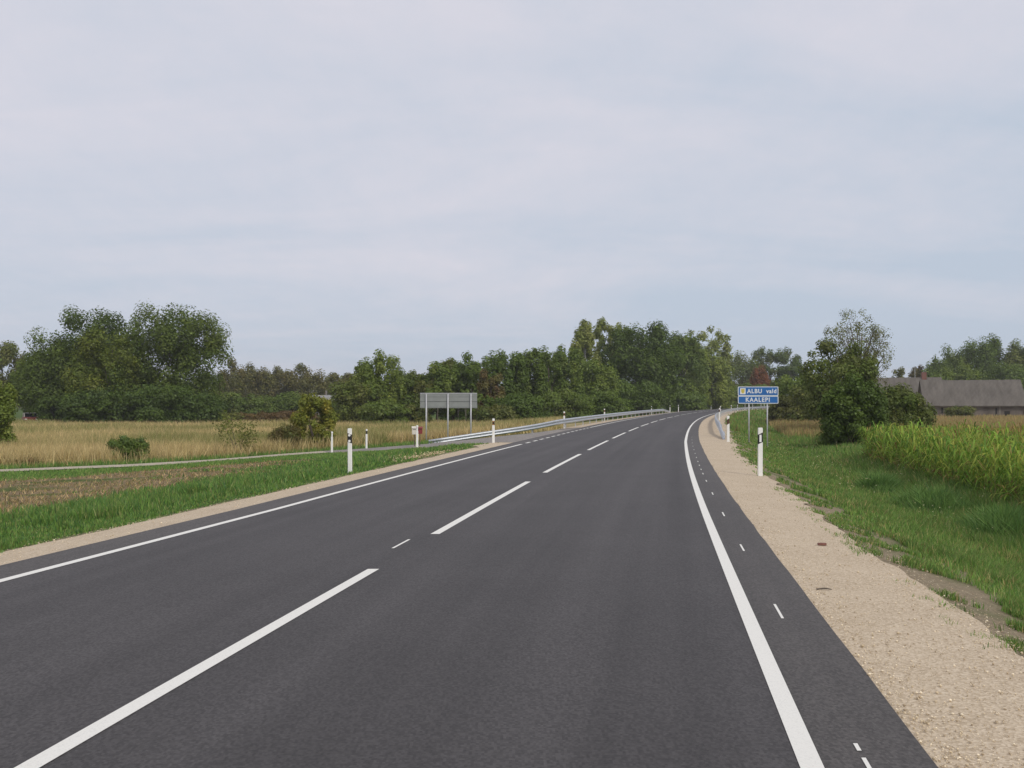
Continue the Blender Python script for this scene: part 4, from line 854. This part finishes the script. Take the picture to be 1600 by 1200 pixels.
def barn(name, label, x, y, rz, Ln, Dp, ev, rd, g, wall=M_wall, roof=M_roof, cat='barn', sag=.12):
    r = empty(name, (x, y, g), rz); tag(r, label, cat); ev -= g; rd -= g; hx, hy = Ln/2, Dp/2
    MB().prism([(-hy+.3, 0), (hy-.3, 0), (hy-.3, ev+.1), (0, rd-.15), (-hy+.3, ev+.1)], 'x', -hx+.35, hx-.35).build('wall', wall, r)
    b = MB(); nx = 24; T = .12
    for side in (-1, 1):
        base = len(b.v)
        for i in range(nx+1):
            xx = -hx+Ln*i/nx; s_ = sag*sin(pi*i/nx)+.03*sin(i*1.7)
            for (q, zz) in ((0, rd-s_*.5), (.5, (rd+ev)/2-s_-.03), (1, ev-.12-s_*.3)):
                b.v.append((xx, side*q*(hy+.25), zz)); b.v.append((xx, side*q*(hy+.25), zz+T))
        for i in range(nx):
            for j in range(2):
                o_ = base+i*6+j*2; o2 = o_+6
                b.f += [(o_+1, o_+3, o2+3, o2+1), (o_, o2, o2+2, o_+2)]
            o_ = base+i*6+4; b.f.append((o_, o_+1, o_+7, o_+6))
        for i in (0, nx):
            o_ = base+i*6; b.f += [(o_, o_+2, o_+3, o_+1), (o_+2, o_+4, o_+5, o_+3)]
    b.build('roof', roof, r)
    gb = MB()
    for sx_ in (-1, 1): MB().prism([(-hy+.25, ev), (hy-.25, ev), (0, rd-.12)], 'x', sx_*(hx-.34)-.02, sx_*(hx-.34)+.02).build('gable_boarding', M_wood, r)
    return r
yb = 160; xb = PX(1515, yb); bn_ = barn('barn', 'long low grey roofed barn with crumbling pale walls beyond the corn', xb, yb, radians(-14), 14.9, 8, ZP(633.5, yb-4), ZP(594.5, yb), -1.15)
def opening(par, nm, x0, x1, z0, z1, fy, m=M_dark, dep=.05): 
    return MB().box(x0, x1, fy-dep, fy+.02, z0, z1).build(nm, m, par)
fy = -4+.3
for (a, b_, z0, z1) in ((-6.1, -5.75, .5, 1.75), (-4.8, -4.55, .9, 1.75), (-3.95, -3.7, 1.0, 1.75), (3.0, 3.25, .3, 1.7)): opening(bn_, 'slit_window', a, b_, z0, z1, fy)
wn_ = opening(bn_, 'window', 4.3, 5.0, .45, 1.2, fy); fr_ = MB()
fr_.box(4.24, 4.3, fy-.07, fy, .40, 1.26); fr_.box(5.0, 5.06, fy-.07, fy, .40, 1.26); fr_.box(4.3, 5.0, fy-.07, fy, 1.2, 1.26); fr_.build('frame', M_wood, bn_)
opening(bn_, 'pillar', 3.5, 3.75, .4, 2.0, fy, M_palewall, .07)
dr_ = opening(bn_, 'door', -7.0, -6.45, 0, 1.8, fy, M_wood, .04)
opening(bn_, 'corner_post', 6.9, 7.08, 0, 2.0, fy, M_wood, .06)
MB().box(-7.0, 6.85, fy-.09, fy-.045, 0, .42).build('plinth', M_palewall, bn_)
y2 = 192; x2 = PX(1404, y2); b2 = barn('barn', 'rear grey roofed farm building with a brick chimney behind the bushes', x2, y2, radians(-10), 15.5, 8.4, ZP(628, y2-4), ZP(590.5, y2), -1.15)
xc2 = PX(1442.5, y2-.3)-x2; MB().box(xc2-.42, xc2+.42, -.4, .4, ZP(591, y2)+1.15-.7, ZP(582, y2)+1.15).build('chimney', M_brick, b2)
MB().tube([(PX(1428.5, y2)-x2, 0, ZP(591, y2)+1.1), (PX(1428.5, y2)-x2, 0, ZP(574, y2)+1.15)], .05, 6).build('aerial_pole', M_post, b2)
opening(b2, 'door', 1.5, 3.2, 0, 2.2, -3.9, M_wood)
y3 = 205; x3 = PX(506, y3); b3 = barn('house', 'pale roofed low house far behind the yellow autumn bush', x3, y3, radians(14), 4.6, 5, ZP(625, y3-3), ZP(618, y3), -1.2, M_palewall, M_paleroof, 'house', .02)
MB().box(.3, .65, -.2, .2, 3.6, 5.0).build('chimney', M_palewall, b3); MB().tube([(2.2, 0, 3.7), (2.2, 0, 5.6)], .09, 8).build('vent_pipe', M_post, b3)
opening(b3, 'window', -1.9, -1.0, .8, 1.6, -2.7, M_glass); opening(b3, 'door', .6, 1.4, 0, 1.7, -2.7, M_wood)

# ------------------------------------------------------------ red car parked under the left trees
def car(x, y, rz):
    r = empty('parked_car', (x, y, Hs(x, y)), rz); tag(r, 'small red car with pale roof edge parked in shade under the left trees', 'car')
    prof_ = [(-1.95, .28), (1.95, .28), (2.0, .55), (1.95, .78), (1.0, .92), (.45, 1.38), (-1.15, 1.42), (-1.75, .98), (-1.98, .9)]
    MB().prism([(a, b_) for a, b_ in prof_[:5]]+[] if False else [(-1.98, .28), (1.98, .28), (2.02, .55), (1.95, .8), (1.02, .93), (-1.75, .96), (-2.0, .88)], 'x', -.8, .8).build('body', M_red, r, bevel=.04)
    MB().prism([(1.0, .93), (.42, 1.36), (-1.15, 1.4), (-1.72, .955)], 'x', -.70, .70).build('cabin', M_glass, r, bevel=.03)
    MB().prism([(.45, 1.362), (.40, 1.42), (-1.12, 1.46), (-1.18, 1.402)], 'x', -.70, .70).build('roof', M_cream, r)
    pb = MB()
    for sx_ in (-.71, .71):
        pb.tube([(sx_, .99, .93), (sx_, .43, 1.40)], .04, 6); pb.tube([(sx_, -.35, .94), (sx_, -.35, 1.41)], .035, 6); pb.tube([(sx_, -1.7, .95), (sx_, -1.15, 1.42)], .05, 6)
    pb.build('pillar', M_cream, r)
    for sx_ in (-.72, .72):
        for yy_ in (-1.2, 1.25):
            wh = MB().tube([(sx_-.1, yy_, .3), (sx_+.1, yy_, .3)], .3, 18).build('wheel', M_rubber, r); MB().tube([(sx_-.11, yy_, .3), (sx_+.11, yy_, .3)], .17, 12).build('rim', M_galv, wh)
    for sx_ in (-.6, .6): MB().box(sx_-.12, sx_+.12, -2.03, -1.97, .62, .76).build('headlight', M_refl, r, bevel=.01)
    MB().box(-.75, .75, -2.06, -1.96, .32, .46).build('bumper', M_cream, r, bevel=.015)
car(PX(47, 124), 124, radians(30))
b = MB(); b.prism(rrect(-.45, .45, 0, .62, .06), 'y', -.3, .3); o = b.build('tank', simple('pale_grey_plastic', (.45, .45, .47), .6), None)
o.location = (PX(66, 122), 122, Hs(PX(66, 122), 122)); tag(o, 'low pale grey tank on the ground right of the red car', 'tank')

# ------------------------------------------------------------ thin autumn haze
hz = MB().box(-900, 900, -60, 1500, -3.5, 40).build('haze', None); tag(hz, kind='stuff')
hm = bpy.data.materials.new('haze'); hm.use_nodes = True; ht_ = hm.node_tree; ht_.nodes.clear()
ho = ht_.nodes.new('ShaderNodeOutputMaterial'); hv_ = ht_.nodes.new('ShaderNodeVolumePrincipled'); hv_.inputs['Color'].default_value = (.90, .91, .94, 1); hv_.inputs['Density'].default_value = .0003
ht_.links.new(hv_.outputs[0], ho.inputs['Volume']); hz.data.materials.append(hm)
